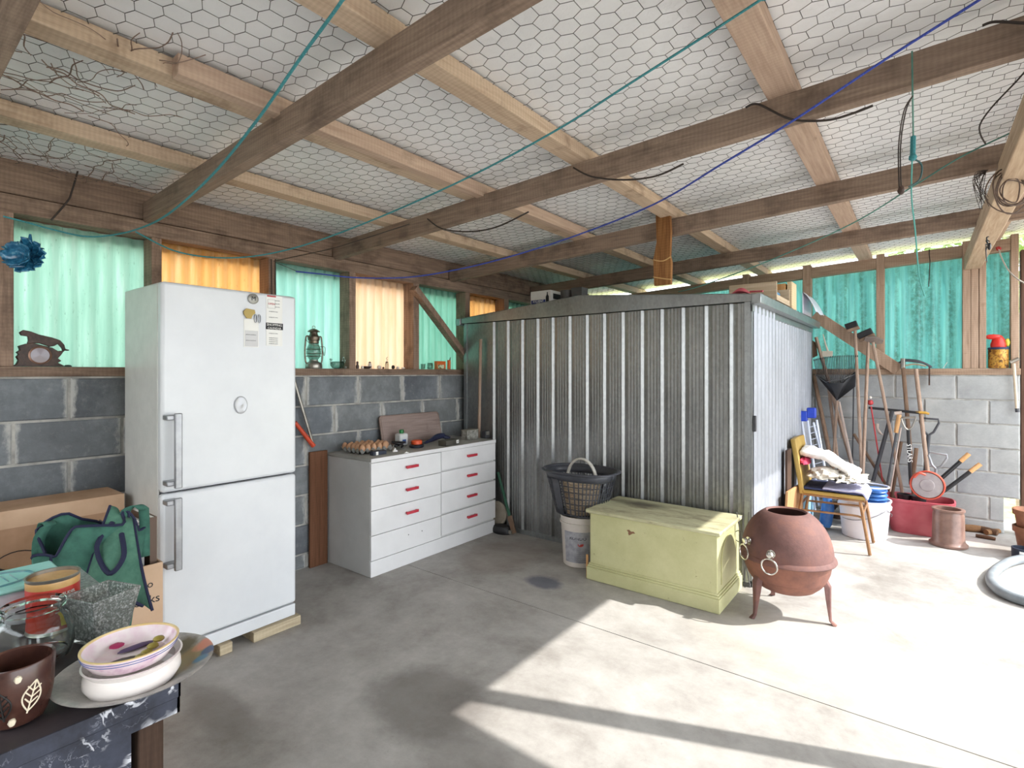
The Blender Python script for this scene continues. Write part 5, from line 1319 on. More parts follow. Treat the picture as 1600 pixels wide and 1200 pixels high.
# behind the drawers: broom, black machine, hat
p0 = onY(778, 738, 3.48); p1 = onZ(822, 826, .02); p1.y = min(p1.y, 3.46)
r = thing('broom', 'green handled wooden broom in the corner right of the drawers', 'broom', (p1.x, p1.y, .001))
q = p0.lerp(p1, .72); b = B(); b.tube([p0, q], .012, 8); part('handle', b, simple('green_handle', '#1f4a38', '#2b5f48', bump=0), r, True)
b = B(); b.bar(q, p1, .045, .016, V((0, 1, 0))); part('wooden_head', b, M_HANDLE2, r, True, bev=.003)
c = onZ(789, 832, .001); c = V((-2.93, 3.50 - .02, .001)); 
r = thing('sander', 'low black rounded machine on the floor right of the drawers', 'machine', (-2.80, 3.43, .001))
c = onZ(790, 830, .001)
r.location = (c.x, min(c.y, 3.44) + .02, .001)
b = B(); b.lathe([(.075, 0), (.085, .01), (.085, .035), (.07, .06), (.03, .07), (0, .07)], 24, sx=1.1, sy=.7); part('body', b, M_BLACK, r)
b = B(); b.box(.085, .115, -.02, .02, .01, .04); part('knob', b, M_STEEL, r, bev=.003)
b = B(); p = onY(778, 785, 3.495); b.lathe([(.10, 0), (.10, .012), (.085, .014), (.08, .006), (0, .006)], 30, M=frame((p.x, p.y, .15), (1, 0, 0), (0, 0, 1)))
solo('round_lid', b, simple('beige_lid', '#8f8577', '#a3998a', bump=.1), 'round beige lid standing on edge between drawers and shed', 'lid')

# bucket with label, laundry basket on it, wicker basket inside
c = V((-1.915, 3.265, .001)); r = thing('plastic_bucket', 'white plaster bucket with grey printed label under the laundry basket', 'bucket', c)
M_BKT = simple('bucket_white', '#d2cac2', '#dcd5ce', rough=.45, bump=.02)
b = B(); b.lathe([(.118, 0), (.122, .004), (.138, .29), (.147, .292), (.148, .305), (.140, .306), (.141, .338), (.145, .34), (.145, .347), (.137, .347), (.130, .30), (.115, .01), (0, .008)], 44); part('body', b, M_BKT, r)
vd = atan2(-c.y, -c.x); vs = []; N = 14
for i in range(N + 1):
    a = vd - .95 + 1.75 * i / N
    for z, rr in ((.035, .1241), (.25, .1358)): vs.append(((rr + .0008) * cos(a), (rr + .0008) * sin(a), z))
b = B(); b.add(vs, [(2 * i, 2 * i + 2, 2 * i + 3, 2 * i + 1) for i in range(N)]); part('label', b, simple('label_grey', '#93939c', '#b0b0b6', rough=.5, scale=30, bump=0), r)
def ct(parent, s, size, r0, a_mid, z, m):
    o = text(parent, s, size, Matrix.Identity(4), m)
    for v in o.data.vertices: a = a_mid + v.co.x / r0; rr = r0 + .0018 + v.co.z; v.co = V((rr * cos(a), rr * sin(a), z + v.co.y))
ct(r, 'RONDO', .032, .132, vd - .15, .205, M_INK)
for k in range(9): ct(r, 'plaster compound', .012, .128, vd + .12, .15 - k * .013, M_INKG)
b = B(); vs = []
for k in range(14): a = 2 * pi * k / 14; aa = vd + .0 + .020 * cos(a) / .13; vs.append(((.1312 + .001) * cos(aa), (.1312 + .001) * sin(aa), .165 + .014 * sin(a)))
b.add(vs, [tuple(range(14))]); part('red_emblem', b, simple('emblem_red', '#b5392f', bump=0), r)
bc = V((-1.915, 3.265, .349))
r = thing('laundry_basket', 'dark grey plastic lattice laundry basket standing on the white bucket', 'basket', bc)
M_LB = simple('basket_grey', '#3c3e45', '#4b4d55', rough=.4, bump=0)
def bk2(a, k, o=0):
    rx = .175 + .085 * k + o; ry = .13 + .055 * k + o; e = .8
    c_, s_ = cos(a), sin(a); return V((rx * abs(c_) ** e * (1 if c_ > 0 else -1), ry * abs(s_) ** e * (1 if s_ > 0 else -1), .005 + .31 * k))
NB = 48; b = B()
for k in range(NB):
    a = 2 * pi * k / NB; b.bar(bk2(a, .03), bk2(a, .80), .008, .004, V((cos(a), sin(a), 0)))
for kk in (.16, .29, .42, .55, .68):
    b.tube([bk2(2 * pi * k / 72, kk) for k in range(72)], .0035, 4, closed=True)
part('lattice', b, M_LB, r, stuff=True)
b = B(); b.grid(lambda i, j: bk2(2 * pi * i, .80 + .17 * j), 72, 2); part('upper_band', b, M_LB, r, solid=.004)
b = B(); b.grid(lambda i, j: bk2(2 * pi * i, .0) * j + V((0, 0, .005 * (1 - j))), 72, 1); b.grid(lambda i, j: bk2(2 * pi * i, .035 * j), 72, 1); part('base', b, M_LB, r, solid=.004)
b = B(); b.grid(lambda i, j: bk2(2 * pi * i, .97 + .03 * sin(pi * j), .028 * j), 72, 4); part('rim', b, M_LB, r, solid=.005)
for a0 in (pi + .15, 1.2 * pi + .55):
    b = B(); b.grid(lambda i, j: bk2(a0 + .30 * (i - .5), .02 + .8 * j, .004), 6, 4); part('solid_panel', b, M_LB, r, solid=.004)
wc = bc + V((.005, -.005, .012)); r = thing('wicker_basket', 'beige wicker basket with white arched handle inside the laundry basket', 'basket', wc)
M_WK = simple('wicker', '#a9957c', '#c6b49c', rough=.8, scale=60, bump=.6); M_WKW = simple('wicker_white', '#b9b5ac', '#d2cec6', rough=.6, scale=60, bump=.4)
b = B()
for k in range(13): b.tube(ring((0, 0, .008 + k * .018), .105 + .025 * k / 12 + (.002 if k % 2 else 0), V((1, 0, 0)), V((0, 1, 0)), 36), .0085, 6, closed=True)
part('woven_wall', b, M_WK, r, stuff=True)
b = B(); b.lathe([(0, 0), (.108, 0), (.108, .006), (0, .006)], 32); part('base', b, M_WK, r)
for s in (-.006, .010):
    b = B(); b.tube([(.122 * cos(pi * k / 18) * 1.0, s + .001 * k, .22 + .155 * sin(pi * k / 18)) for k in range(19)], .0075, 7); part('handle', b, M_WKW, r)
# sliver board between bucket and chest
b = B(); b.box(-1.748, -1.737, 3.05, 3.062, .001, .15); solo('timber_strip', b, M_HANDLE3, 'thin pale timber strip standing between the plaster bucket and the chest', 'wood block')

# folded wire rack leaning at the shed corner behind the fire pit
r = thing('wire_rack', 'thin grey wire rack standing between the chest and the fire pit', 'rack', (-.80, 3.45, .001))
M_WIRE = simple('grey_wire', '#6f7073', '#8a8b8e', rough=.4, metal=.6, bump=0)
for (u0, v0, u1, v1) in ((1151, 800, 1172, 918), (1160, 806, 1164, 918), (1170, 800, 1163, 915), (1155, 835, 1170, 905)):
    b = B(); b.tube([onY(u0, v0, 3.42), onY(u1, v1, 3.42)], .0035, 6); part('rod', b, M_WIRE, r, True)
b = B(); b.tube(ring(onY(1156, 838, 3.42), .035, V((0, 0, 1)), V((1, 0, 0)), 18), .003, 5, closed=True); part('ring', b, M_WIRE, r, True)
b = B(); q = onY(1167, 916, 3.42); b.box(q.x - .025, q.x + .02, 3.41, 3.43, max(q.z, .001), q.z + .02); part('foot', b, M_WIRE, r, True)

# ------------------------------------------------------------------ bedding on the chair
def cloth(c, r, seed, m, label, amp=.35, fr=3.2, flat=None, name='sheepskin', group=None):
    b = B(); b.blob((0, 0, r[2] * .9), r, seed, amp, fr, 40, flat=0); return solo(name, b, m, label, 'bedding', group, loc=c)
t = NT('fleece'); t.b.inputs['Roughness'].default_value = .95; vec = t.coord('Object'); f = t.noise(vec, 45, 5, .7)
t.base(t.ramp(f, [(.3, '#d9cfbd'), (.6, '#efe9dd')])); t.bump(f, .8, .012); t.b.inputs['Sheen Weight'].default_value = .3; M_FLC = t.m
t = NT('fleece_white'); t.b.inputs['Roughness'].default_value = .95; vec = t.coord('Object'); f = t.noise(vec, 30, 5, .7)
t.base(t.ramp(f, [(.3, '#dcdad6'), (.6, '#f0efee')])); t.bump(f, .6, .010); M_FLW = t.m
def towel(x0, x1, y0, y1, z, seed, th, m, label, drop=0):
    def top(i, j):
        x = x0 + (x1 - x0) * i; y = y0 + (y1 - y0) * j; w = .006 * mnoise.noise(V((x * 16, y * 16, seed)))
        return V((x, y, z + th + w - (drop * max(0, (i - .9) / .1) ** 1.2 if drop else 0)))
    b = B(); n = 24; b.grid(top, n, 14)
    return solo('folded_towel', b, m, label, 'towel', 'folded towels on the ochre chair', solid=th)
towel(-.735, -.33, 4.67, 5.06, .434, 1, .012, simple('navy_towel', '#2c3457', '#3c456b', rough=.9, scale=40, bump=.4), 'navy blue folded towel lowest on the ochre chair seat')
towel(-.60, -.315, 4.66, 5.05, .449, 2, .012, simple('lavender_towel', '#a9a9c9', '#c3c3dc', rough=.9, scale=40, bump=.4), 'lavender folded towel over the front of the chair seat', drop=.05)
cloth(V((-.60, 4.82, .465)), (.125, .16, .072), 3, M_FLC, 'thick cream sheepskin bundle lying on the towels against the chair back')
cloth(V((-.44, 4.83, .468)), (.12, .165, .055), 8, M_FLC, 'curly cream sheepskin at the front of the chair seat', .5, 5)
b = B()
def blanket(i, j):
    x = -.77 + .385 * i; y = 4.76 + .31 * j
    z = .71 - .10 * i - .055 * i * i + .035 * mnoise.noise(V((x * 11, y * 11, 2))) + .012 * mnoise.noise(V((x * 40, y * 40, 5))) + .03 * sin(pi * j) * (1 - .4 * i)
    return V((x, y, z))
b.grid(blanket, 26, 20); solo('white_quilt', b, M_FLW, 'white fluffy quilt draped from the chair back over the sheepskins', 'bedding', solid=.035)
b = B(); b.blob((0, 0, .04), (.04, .16, .045), 5, .3, 3, 20, flat=0); solo('red_cushion', b, simple('crimson', '#b02a48', '#c43a58', rough=.8, bump=0), 'crimson cushion tucked between the quilt and the chair back', 'cushion', loc=(-.745, 4.83, .585))

# ------------------------------------------------------------------ buckets, tub, pots
c = V((-.375, 5.235, .001)); r = thing('plastic_bucket', 'large plain white plastic bucket behind the ochre chair', 'bucket', c)
MW2 = simple('bucket_pure', '#e2e0e8', '#eae8ee', rough=.35, bump=0)
b = B(); b.lathe([(.150, 0), (.156, .006), (.176, .24), (.187, .242), (.189, .262), (.179, .264), (.181, .300), (.188, .302), (.189, .312), (.176, .312), (.168, .24), (.148, .01), (0, .008)], 48); part('body', b, MW2, r)
b = B(); b.tube([(.188 * cos(a), .188 * sin(a), .255 - .10 * abs(sin(a + .6)) ** 1) for a in [(-2.4 + 2.7 * k / 18) for k in range(19)]], .003, 6); part('bail_handle', b, M_WIRE, r)
b = B()
for k in range(4): b.blob((.06 + .005 * k, .0, .03 + .032 * k), (.105 - .006 * k, .10, .024), k, .15, 3, 22)
solo('blue_bag', b, simple('bag_blue', '#2f62a8', '#4a80c4', rough=.4, scale=10, bump=.1), 'folded blue plastic bag with white hoop on the large white bucket', 'bag', loc=(-.375, 5.235, .262))
b = B(); b.tube(ring((0, 0, .006), .125, V((1, 0, 0)), V((0, .9, 0)), 30), .006, 6, closed=True); solo('plastic_hoop', b, MW2, 'white hoop on top of the folded blue bag', 'hoop', loc=(-.33, 5.23, .415))
# red tub
TC = V((-.02, 5.66, .001)); r = thing('plastic_tub', 'faded red plastic tub full of garden tools by the back wall', 'tub', TC)
t = NT('tub_red'); t.b.inputs['Roughness'].default_value = .4; t.base(t.ramp(t.noise(t.coord('Object'), 5, 3, .5), [(.35, '#b04450'), (.65, '#cc6e76')])); M_TUB = t.m
def rr_(a, rx, ry, e=.55): c_, s_ = cos(a), sin(a); return rx * abs(c_) ** e * (1 if c_ > 0 else -1), ry * abs(s_) ** e * (1 if s_ > 0 else -1)
def tub(prof, n=56):
    vs = []; fs = []; m = len(prof)
    for (k, z) in prof:
        for i in range(n): x, y = rr_(2 * pi * i / n, .195 * k, .145 * k); vs.append((x, y, z))
    for j in range(m - 1):
        for i in range(n): fs.append((j * n + i, j * n + (i + 1) % n, (j + 1) * n + (i + 1) % n, (j + 1) * n + i))
    fs.append(tuple(range(n))[::-1]); fs.append(tuple((m - 1) * n + i for i in range(n))); return vs, fs
vs, fs = tub([(.97, 0), (1.0, .01), (1.19, .262), (1.24, .265), (1.25, .285), (1.19, .287), (1.16, .26), (.98, .02)])
b = B(); b.add(vs, fs); part('body', b, M_TUB, r)
# terracotta pipe
r = thing('clay_pipe', 'brown glazed clay pipe socket standing on end right of the red tub', 'pipe', (.165, 5.345, .001)); r.scale = (.88, .88, .9)
M_CLAY = simple('clay_glaze', '#6f554c', '#8c6f64', rough=.3, scale=8, bump=.05)
b = B(); b.lathe([(.132, 0), (.138, .006), (.138, .022), (.126, .030), (.116, .05), (.112, .27), (.104, .30), (.116, .302), (.118, .318), (.106, .322), (.088, .318), (.088, .02), (.10, .003)], 44, close=True); part('pipe', b, M_CLAY, r)
# debris on the floor at the wall foot
for k, (u, v, L, rr, ang, lab) in enumerate(((1520, 828, .16, .028, .3, 'short brown log nearest the clay pipe'), (1536, 822, .15, .026, -.4, 'dark broken branch at the foot of the wall'), (1548, 829, .14, .022, .9, 'small split log with pale end by the wall end'), (1540, 842, .12, .014, -.2, 'flat dark stick on the shaded floor by the wall end'))):
    p = onZ(u, v, .001); p.y = min(p.y, 5.93); b = B(); d = V((cos(ang), sin(ang), 0)) * L / 2
    b.tube([p - d + V((0, 0, rr)), p + V((0, 0, rr * 1.05)), p + d + V((0, 0, rr))], [rr, rr * 1.1, rr * .9], 9)
    solo('firewood', b, wood('log', '#4a372a', '#725642', 'X') if k % 2 else wood('log2', '#6b4d34', '#94704e', 'X'), lab, 'wood', 'bits of wood by the wall end')
# stacked brown pots at the far right
c = onZ(1606, 858, .001); c = V((.66, 5.42, .001))
for k in range(2):
    r = thing('plant_pot', ('lower' if k == 0 else 'upper') + ' brown clay pot of the stack at the far right by the wall end', 'pot', c + V((0, 0, .0 + .125 * k + (.001 if k else 0))), 0, 'clay pots at the wall end')
    b = B(); b.lathe([(.085, 0), (.088, .003), (.112, .17), (.124, .172), (.126, .21), (.116, .212), (.104, .17), (.08, .01), (0, .008)], 36); part('pot', b, simple('pot_brown', '#7a4f35', '#93644a', rough=.6, bump=.1), r)
b = B(); b.lathe([(.06, 0), (.065, .004), (.068, .09), (.060, .092), (.055, .005), (0, .004)], 24); r = thing('small_tub', 'small dark blue tub with a white label before the stacked clay pots', 'tub', (.58, 5.24, .001)); part('body', b, simple('dark_blue', '#1c2436', bump=0), r)
b = B(); a = atan2(-5.24, -.58); b.grid(lambda i, j: V((.0675 * cos(a + (i - .5) * .7), .0675 * sin(a + (i - .5) * .7), .02 + .055 * j)), 6, 1); part('label', b, M_PAPER, r)

# ------------------------------------------------------------------ vacuum cleaner hose at the right edge
def fl_(u, v): p = onZ(u, v, .03); return p
P = smooth_path([fl_(1660, 872), fl_(1620, 868), fl_(1598, 873), fl_(1575, 879), fl_(1555, 892), fl_(1549, 905), fl_(1556, 918), fl_(1575, 930), fl_(1605, 940), fl_(1650, 950), fl_(1700, 952)], 14)
r = thing('vacuum_cleaner', 'grey vacuum cleaner with ribbed hose curling on the sunlit floor at the right edge', 'vacuum cleaner', (1.05, 3.85, .001))
b = B(); b.tube(P, [.028 + (.0025 if i % 2 else 0) for i in range(len(P))], 14); part('hose', b, simple('hose_grey', '#787f85', '#8b9297', rough=.4, bump=0), r, True)
b = B(); b.lathe([(.12, 0), (.15, .03), (.15, .14), (.12, .20), (.05, .23), (0, .23)], 30); part('body', b, M_DGREY, r)
b = B(); b.tube([P[-1], V((1.0, 3.72, .10))], .03, 10); part('hose_end', b, M_BLACK, r, True)

# ================================================================== TOOLS AGAINST THE BACK WALL
YT = WB - .035
def tool(name, label, cat, u0, v0, u1, v1, rad, m, Yt=YT, Yb=None, ext=.0, up=0, nm='handle'):
    p0 = onY(u0, v0, Yt); p1 = onY(u1, v1, Yb or Yt)
    d = (p1 - p0).normalized()
    if ext and d.z < -.1: p1 = p0 + d * ((p0.z - .02) / -d.z)
    r = thing(name, label, cat, (p1.x, p1.y, p1.z)); b = B()
    b.tube([p0 - d * up, p1], rad, 9); part(nm, b, m, r, True); return r, p0, p1, d
def head(r, p, d, kind, m, s=1.0, nm='head', flip=0, side=V((1, 0, 0))):
    """tool heads; p the joint, d the direction pointing away from the handle"""
    w = (side - d * side.dot(d)).normalized(); n = d.cross(w); M = Matrix.Identity(4)
    for i in range(3): M[i][0] = w[i]; M[i][1] = n[i]; M[i][2] = d[i]; M[i][3] = p[i]
    b = B()
    if kind == 'brush':
        b.box(-.045 * s, .045 * s, -.03, .03, 0, .03, M); part('brush_back', b, m, r, True, bev=.004)
        b = B(); b.box(-.043 * s, .043 * s, -.028, .028, .0305, .085, M); part('bristles', b, M_BLACK, r, True, bev=.006); return
    if kind == 'spade':
        b.prism([(-.075 * s, 0), (-.09 * s, .05), (-.085 * s, .22 * s), (0, .27 * s), (.085 * s, .22 * s), (.09 * s, .05), (.075 * s, 0)], .006, M @ Matrix.Translation((0, -.003, 0)))
    if kind == 'hoe':
        b.prism([(-.06 * s, 0), (-.06 * s, .045), (0, .065), (.06 * s, .045), (.06 * s, 0), (0, -.02)], .012, M)
    if kind == 'dgrip':
        o = .052 * s; b.tube([M @ V(q) for q in ((0, 0, 0), (-o * .5, 0, .03), (-o, 0, .09 * s), (-o * .9, 0, .115 * s), (o * .9, 0, .115 * s), (o, 0, .09 * s), (o * .5, 0, .03), (0, 0, 0))], .009, 8)
    if kind == 'tgrip':
        b.tube([M @ V((-.06 * s, 0, .01)), M @ V((.06 * s, 0, .01))], .013, 8)
    if kind == 'fork':
        for k in (-1, -.33, .33, 1): b.tube([M @ V((0, 0, 0)), M @ V((k * .06, 0, .05)), M @ V((k * .065, 0, .25))], .005, 6)
    part(nm, b, m, r, True, bev=.002 if kind in ('spade', 'hoe') else 0)
M_BACKW = simple('brush_wood', '#6f5a4a', '#927a66', bump=0)
# two push brooms standing head up
r, p0, p1, d = tool('push_broom', 'push broom standing head up, leftmost black brush against the back wall', 'broom', 1336, 515, 1345, 705, .013, M_HANDLE, Yt=YT - .10, Yb=5.62, ext=1); head(r, p0 + V((-.01, 0, -.012)), (V((-.35, 0, 1))).normalized(), 'brush', M_BACKW, 1.15)
r, p0, p1, d = tool('push_broom', 'push broom standing head up, its black brush right of and below the first', 'broom', 1357, 528, 1349, 720, .014, M_HANDLE, Yt=YT - .08, Yb=5.60, ext=1); head(r, p0 + V((-.005, 0, -.01)), V((-.42, -.1, .9)).normalized(), 'brush', M_BACKW, 1.45)
r, p0, p1, d = tool('garden_hoe', 'rusty grey headed hoe with long pale handle leaning right of the push brooms', 'hoe', 1364, 535, 1407, 755, .013, M_HANDLE, Yt=YT - .10, Yb=5.72, ext=1); head(r, p0, V((.25, -.5, .6)).normalized(), 'hoe', simple('rusty_grey', '#7a6f6a', '#95897f', rough=.5, metal=.4, bump=.1), 1.2)
# black plastic leaf rake, head up, two handles
ap = onY(1308, 626, YT - .12); r = thing('leaf_rake', 'large black plastic fan leaf rake standing tines up beside the shed', 'rake', V((onY(1300, 720, 5.62).x, 5.62, .02)))
b = B(); b.tube([ap, V((onY(1297, 730, 5.62).x, 5.62, .02))], .012, 9); part('handle', b, M_HANDLE, r, True)
M_RAKE = simple('rake_black', '#202125', '#2b2c31', rough=.5, bump=0)
L = onY(1277, 588, YT - .10); R_ = onY(1337, 580, YT - .16); TL = onY(1272, 562, YT - .10); TR = onY(1340, 556, YT - .16)
b = B(); b.add([ap, L, onY(1298, 600, YT - .20), onY(1318, 598, YT - .20), R_, onY(1336, 604, YT - .10)], [(0, 1, 2), (0, 2, 3), (0, 3, 4), (0, 4, 5)]); part('fan', b, M_RAKE, r, True, solid=.006)
b = B(); N = 26
for k in range(N + 1):
    f = k / N; base = L.lerp(R_, f) + V((0, -.06 * sin(pi * f), -.02 * sin(pi * f))); tip = TL.lerp(TR, f) + V((0, -.08 * sin(pi * f), .012 * sin(pi * f)))
    st = ap.lerp(base, .55); b.tube([st, base, tip, tip + V((0, -.02, .004)), tip + V((0, -.025, -.012))], .0032, 4)
part('tines', b, M_RAKE, r, True, stuff=True)
b = B(); b.tube([onY(1272, 585, YT - .11), onY(1290, 597, YT - .22), onY(1318, 592, YT - .24), onY(1340, 583, YT - .17)], .003, 5); part('spacer_wire', b, M_WIRE, r, True)
# second thin rake handle and others
tool('garden_pole', 'pale wooden handle slanting right from under the black rake fan', 'handle', 1311, 628, 1331, 722, .010, simple('pale_handle', '#c0aca0', '#cdbbb0', bump=0), Yt=YT - .1, Yb=5.66, ext=1)
tool('garden_pole', 'brown wooden handle just behind the black rake, close to the shed', 'handle', 1294, 600, 1308, 712, .014, M_HANDLE, ext=1, Yb=5.75)
tool('garden_pole', 'thick weathered pole leaning at the shed corner, left of the rake', 'handle', 1271, 585, 1297, 712, .019, M_HANDLE2, ext=1, Yb=5.70)
r, p0, p1, d = tool('shovel', 'shovel standing blade up half hidden behind the shed corner', 'shovel', 1275, 527, 1286, 566, .016, M_HANDLE, Yt=YT - .02, Yb=YT - .04, ext=1)
b = B(); b.prism([(-.05, -.14), (-.07, .02), (-.03, .06), (.02, .03), (.03, -.10)], .01, Matrix.Translation(onY(1272, 540, YT - .01))); part('blade', b, M_HANDLE2, r, True, bev=.003)
b = B(); b.bar(onY(1285, 553, YT - .03), onY(1301, 553, YT - .03), .03, .055); b.tube([onY(1286, 522, YT - .03), onY(1290, 538, YT - .03), onY(1294, 550, YT - .03)], [.004, .007, .010], 8)
solo('hand_tool', b, simple('pale_grip', '#c9bfae', '#d6ccbc', bump=0), 'pale wooden grip with dark prong above the rake', 'tool')
tool('metal_rod', 'thin black rod with a joint hanging right of the rake', 'rod', 1334, 600, 1332, 724, .006, M_DGREY, Yt=YT - .03, Yb=YT - .06)
tool('garden_pole', 'brown handle crossing low behind the brooms down to the right', 'handle', 1334, 678, 1372, 738, .013, M_HANDLE2, Yt=YT - .05, Yb=5.84, ext=1)
# pick on the sill
r, p0, p1, d = tool('pickaxe', 'pickaxe with dark wooden handle, head resting on the back sill', 'pickaxe', 1411, 572, 1421, 690, .016, M_HANDLE2, Yt=YT - .045, Yb=5.80, ext=1)
b = B(); b.tube(smooth_path([onY(1404, 567, YT - .04), onY(1415, 563, YT - .04), onY(1440, 566, YT - .04), onY(1456, 574, YT - .03)], 5), [.008] * 4 + [.014] * 6 + [.010] * 5 + [.006], 8); part('head', b, M_DGREY, r, True)
b = B(); b.tube([onY(1411, 560, YT - .045), onY(1411, 576, YT - .045)], .019, 9); part('eye', b, M_STEEL, r, True)
r, p0, p1, d = tool('garden_pole', 'straight pale wooden handle reaching above the sill right of the pickaxe', 'handle', 1431, 577, 1450, 742, .016, M_HANDLE, Yt=YT - .05, Yb=5.70, ext=0)
b = B(); b.bar(onY(1452, 570, YT - .02), onY(1452, 602, YT - .02), .012, .03, V((0, 1, 0))); solo('leather_strap', b, M_CARV, 'dark strap hanging over the sill right of the pale handle', 'strap')
b = B(); b.tube([onY(1474, 575, YT), onY(1480, 566, YT + .03)], .003, 5); solo('bent_nail', b, M_STEEL, 'bent bright nail lying on the back sill', 'nail')
b = B(); b.tube(smooth_path([onY(1415, 571, YT + .02), onY(1430, 569, YT + .02), onY(1447, 572, YT + .02)], 4), [.008] * 9, 6); solo('antler_stick', b, simple('bone', '#b8a98f', bump=0), 'pale curved stick on the sill behind the pick head', 'stick')
# squeegee bar with black handle
r, p0, p1, d = tool('floor_squeegee', 'black floor squeegee, its long bar level across the tools with a yellow end', 'squeegee', 1394, 642, 1364, 752, .016, M_DGREY, Yt=5.80, Yb=5.74)
b = B(); b.bar(onY(1357, 637, 5.80), onY(1436, 645, 5.80), .02, .022); part('bar', b, M_BLACK, r, True, bev=.003)
b = B(); b.tube([onY(1430, 644, 5.80), onY(1446, 645, 5.80), onY(1452, 647, 5.80)], [.010, .012, .009], 8); part('end_cap', b, simple('yellow_tip', '#c99a3f', bump=0), r, True)
# red thin tool
r, p0, p1, d = tool('red_rod', 'thin red stick with a red cap slanting behind the tools', 'rod', 1361, 635, 1379, 752, .006, M_RED, Yt=5.76, Yb=5.78)
b = B(); b.blob(onY(1360, 629, 5.76), (.022, .022, .024), 4, .3, 3, 14); part('cap', b, M_RED, r, True); b = B(); b.blob(onY(1360, 621, 5.76), (.012, .012, .012), 1, .1, 3, 10); part('tip', b, M_PORC, r, True)
# sickle
b = B(); b.tube(smooth_path([onY(1370, 662, 5.90), onY(1371, 670, 5.90), onY(1377, 678, 5.90), onY(1386, 680, 5.90)], 5), [.016] * 4 + [.012] * 6 + [.006] * 6, 8); solo('curved_handle', b, MATS['pale_handle'], 'curved pale wooden saw grip behind the squeegee', 'tool')
# shears with wooden handle
r, p0, p1, d = tool('long_shears', 'long handled shears with worn wooden grip in the middle of the tools', 'shears', 1405, 648, 1400, 676, .017, M_HANDLE3, Yt=5.70, Yb=5.70, nm='grip')
b = B(); b.tube([onY(1401, 674, 5.70), onY(1384, 768, 5.62)], .008, 8); part('shaft', b, M_DGREY, r, True)
b = B(); b.tube([onY(1408, 668, 5.69), onY(1391, 768, 5.61)], .005, 8); part('second_shaft', b, MATS['pale_handle'], r, True)
b = B(); b.tube([onY(1398, 646, 5.70), onY(1409, 645, 5.70)], .016, 10); part('pommel', b, MATS['pale_handle'], r, True)
# Y-handled fork with lettering, in tub
r, p0, p1, d = tool('garden_fork', 'fork with grey Y-shaped grip and white lettered black shaft in the red tub', 'fork', 1419, 672, 1423, 757, .013, M_BLACK, Yt=5.66, Yb=5.64, ext=0)
b = B(); q = onY(1419, 672, 5.66)
for u in (1408, 1431): b.tube(smooth_path([q, onY((1419 + u) / 2, 667, 5.66), onY(u, 653, 5.66)], 4), .007, 8)
b.tube([onY(1408, 653, 5.66), onY(1431, 652, 5.66)], .009, 8); part('y_grip', b, M_STEEL, r, True)
dd = (onY(1423, 730, 5.645) - onY(1420, 690, 5.645)).normalized()
text(r, 'STLARS', .048, frame(onY(1421, 708, 5.632), dd, V((1, 0, .05))), M_PAPER, world=True)
# black D handled spade
r, p0, p1, d = tool('spade', 'all black spade with D-shaped grip standing behind the red tub', 'spade', 1451, 680, 1444, 756, .015, M_DGREY, Yt=5.84, Yb=5.76, ext=1); head(r, p0, V((.04, 0, 1)).normalized(), 'dgrip', M_DGREY, 1.25, 'd_grip')
r, p0, p1, d = tool('garden_pole', 'short dark wooden handle leaning between the fork and the shears', 'handle', 1432, 700, 1425, 760, .015, M_HANDLE2, Yt=5.72, Yb=5.68)
tool('garden_pole', 'weathered grey handle leaning left behind the fork grip', 'handle', 1408, 690, 1396, 760, .014, M_HANDLE2, Yt=5.86, Yb=5.80, ext=1)
# small grey D grip
r, p0, p1, d = tool('hand_spade', 'short spade with shiny grey D grip leaning out of the red tub', 'spade', 1463, 733, 1460, 762, .012, M_SILVER, Yt=5.62, Yb=5.62); head(r, p0, V((.10, 0, 1)).normalized(), 'dgrip', M_SILVER, 1.15, 'd_grip')
# loppers with orange-brown grips
for k, (a, c_) in enumerate((((1514, 709), (1466, 752)), ((1532, 725), (1474, 768)))):
    pa, pb = onY(*a, 5.66), onY(*c_, 5.60); m_ = pa.lerp(pb, .28)
    if k == 0: r = thing('lopping_shears', 'lopping shears with black arms and orange wooden grips pointing right over the clay pipe', 'shears', pb)
    b = B(); b.tube([m_, pb], .015, 9); part('arm', b, M_BLACK, r, True); b = B(); b.tube([pa, m_], .017, 10); part('grip', b, M_HANDLE3, r, True)
# round reel (line trimmer guard) hung on the tub
q = onY(1449, 758, 5.46); r = thing('hose_reel', 'round grey reel with an orange rim standing on the red tub front', 'reel', q - V((0, 0, .11)))
b = B(); F = frame(q, V((.98, -.1, .1)), V((0, .1, 1))); b.lathe([(.112, -.02), (.116, -.01), (.116, .012), (.108, .016), (.104, -.0), (0, -.004)], 32, M=F); part('rim', b, simple('orange_rim', '#c64a35', '#d6604a', bump=0), r, True)
b = B(); b.lathe([(.103, .003), (.100, .010), (.050, .014), (.045, .022), (.020, .024), (0, .024)], 32, M=F); part('face', b, simple('reel_grey', '#93898a', '#b3aaaa', rough=.4, scale=6, bump=0), r, True)
b = B(); b.tube(smooth_path([onY(1428, 746, 5.44), onY(1436, 739, 5.43), onY(1446, 742, 5.44)], 4), .010, 6); part('twisted_cord', b, MATS['orange_rim'], r, True)
# pots/clutter inside tub
for k, (dx, dy, rr, lab) in enumerate(((-.10, -.03, .05, 'black plastic pot at the left inside the red tub'), (.0, -.05, .055, 'black plastic pot in the middle of the red tub'))):
    b = B(); b.lathe([(rr * .8, 0), (rr, .11), (rr * .9, .11), (rr * .7, .01), (0, .008)], 20); solo('plant_pot', b, M_BLACK, lab, 'pot', 'pots in the red tub', loc=TC + V((dx, dy, .20)))
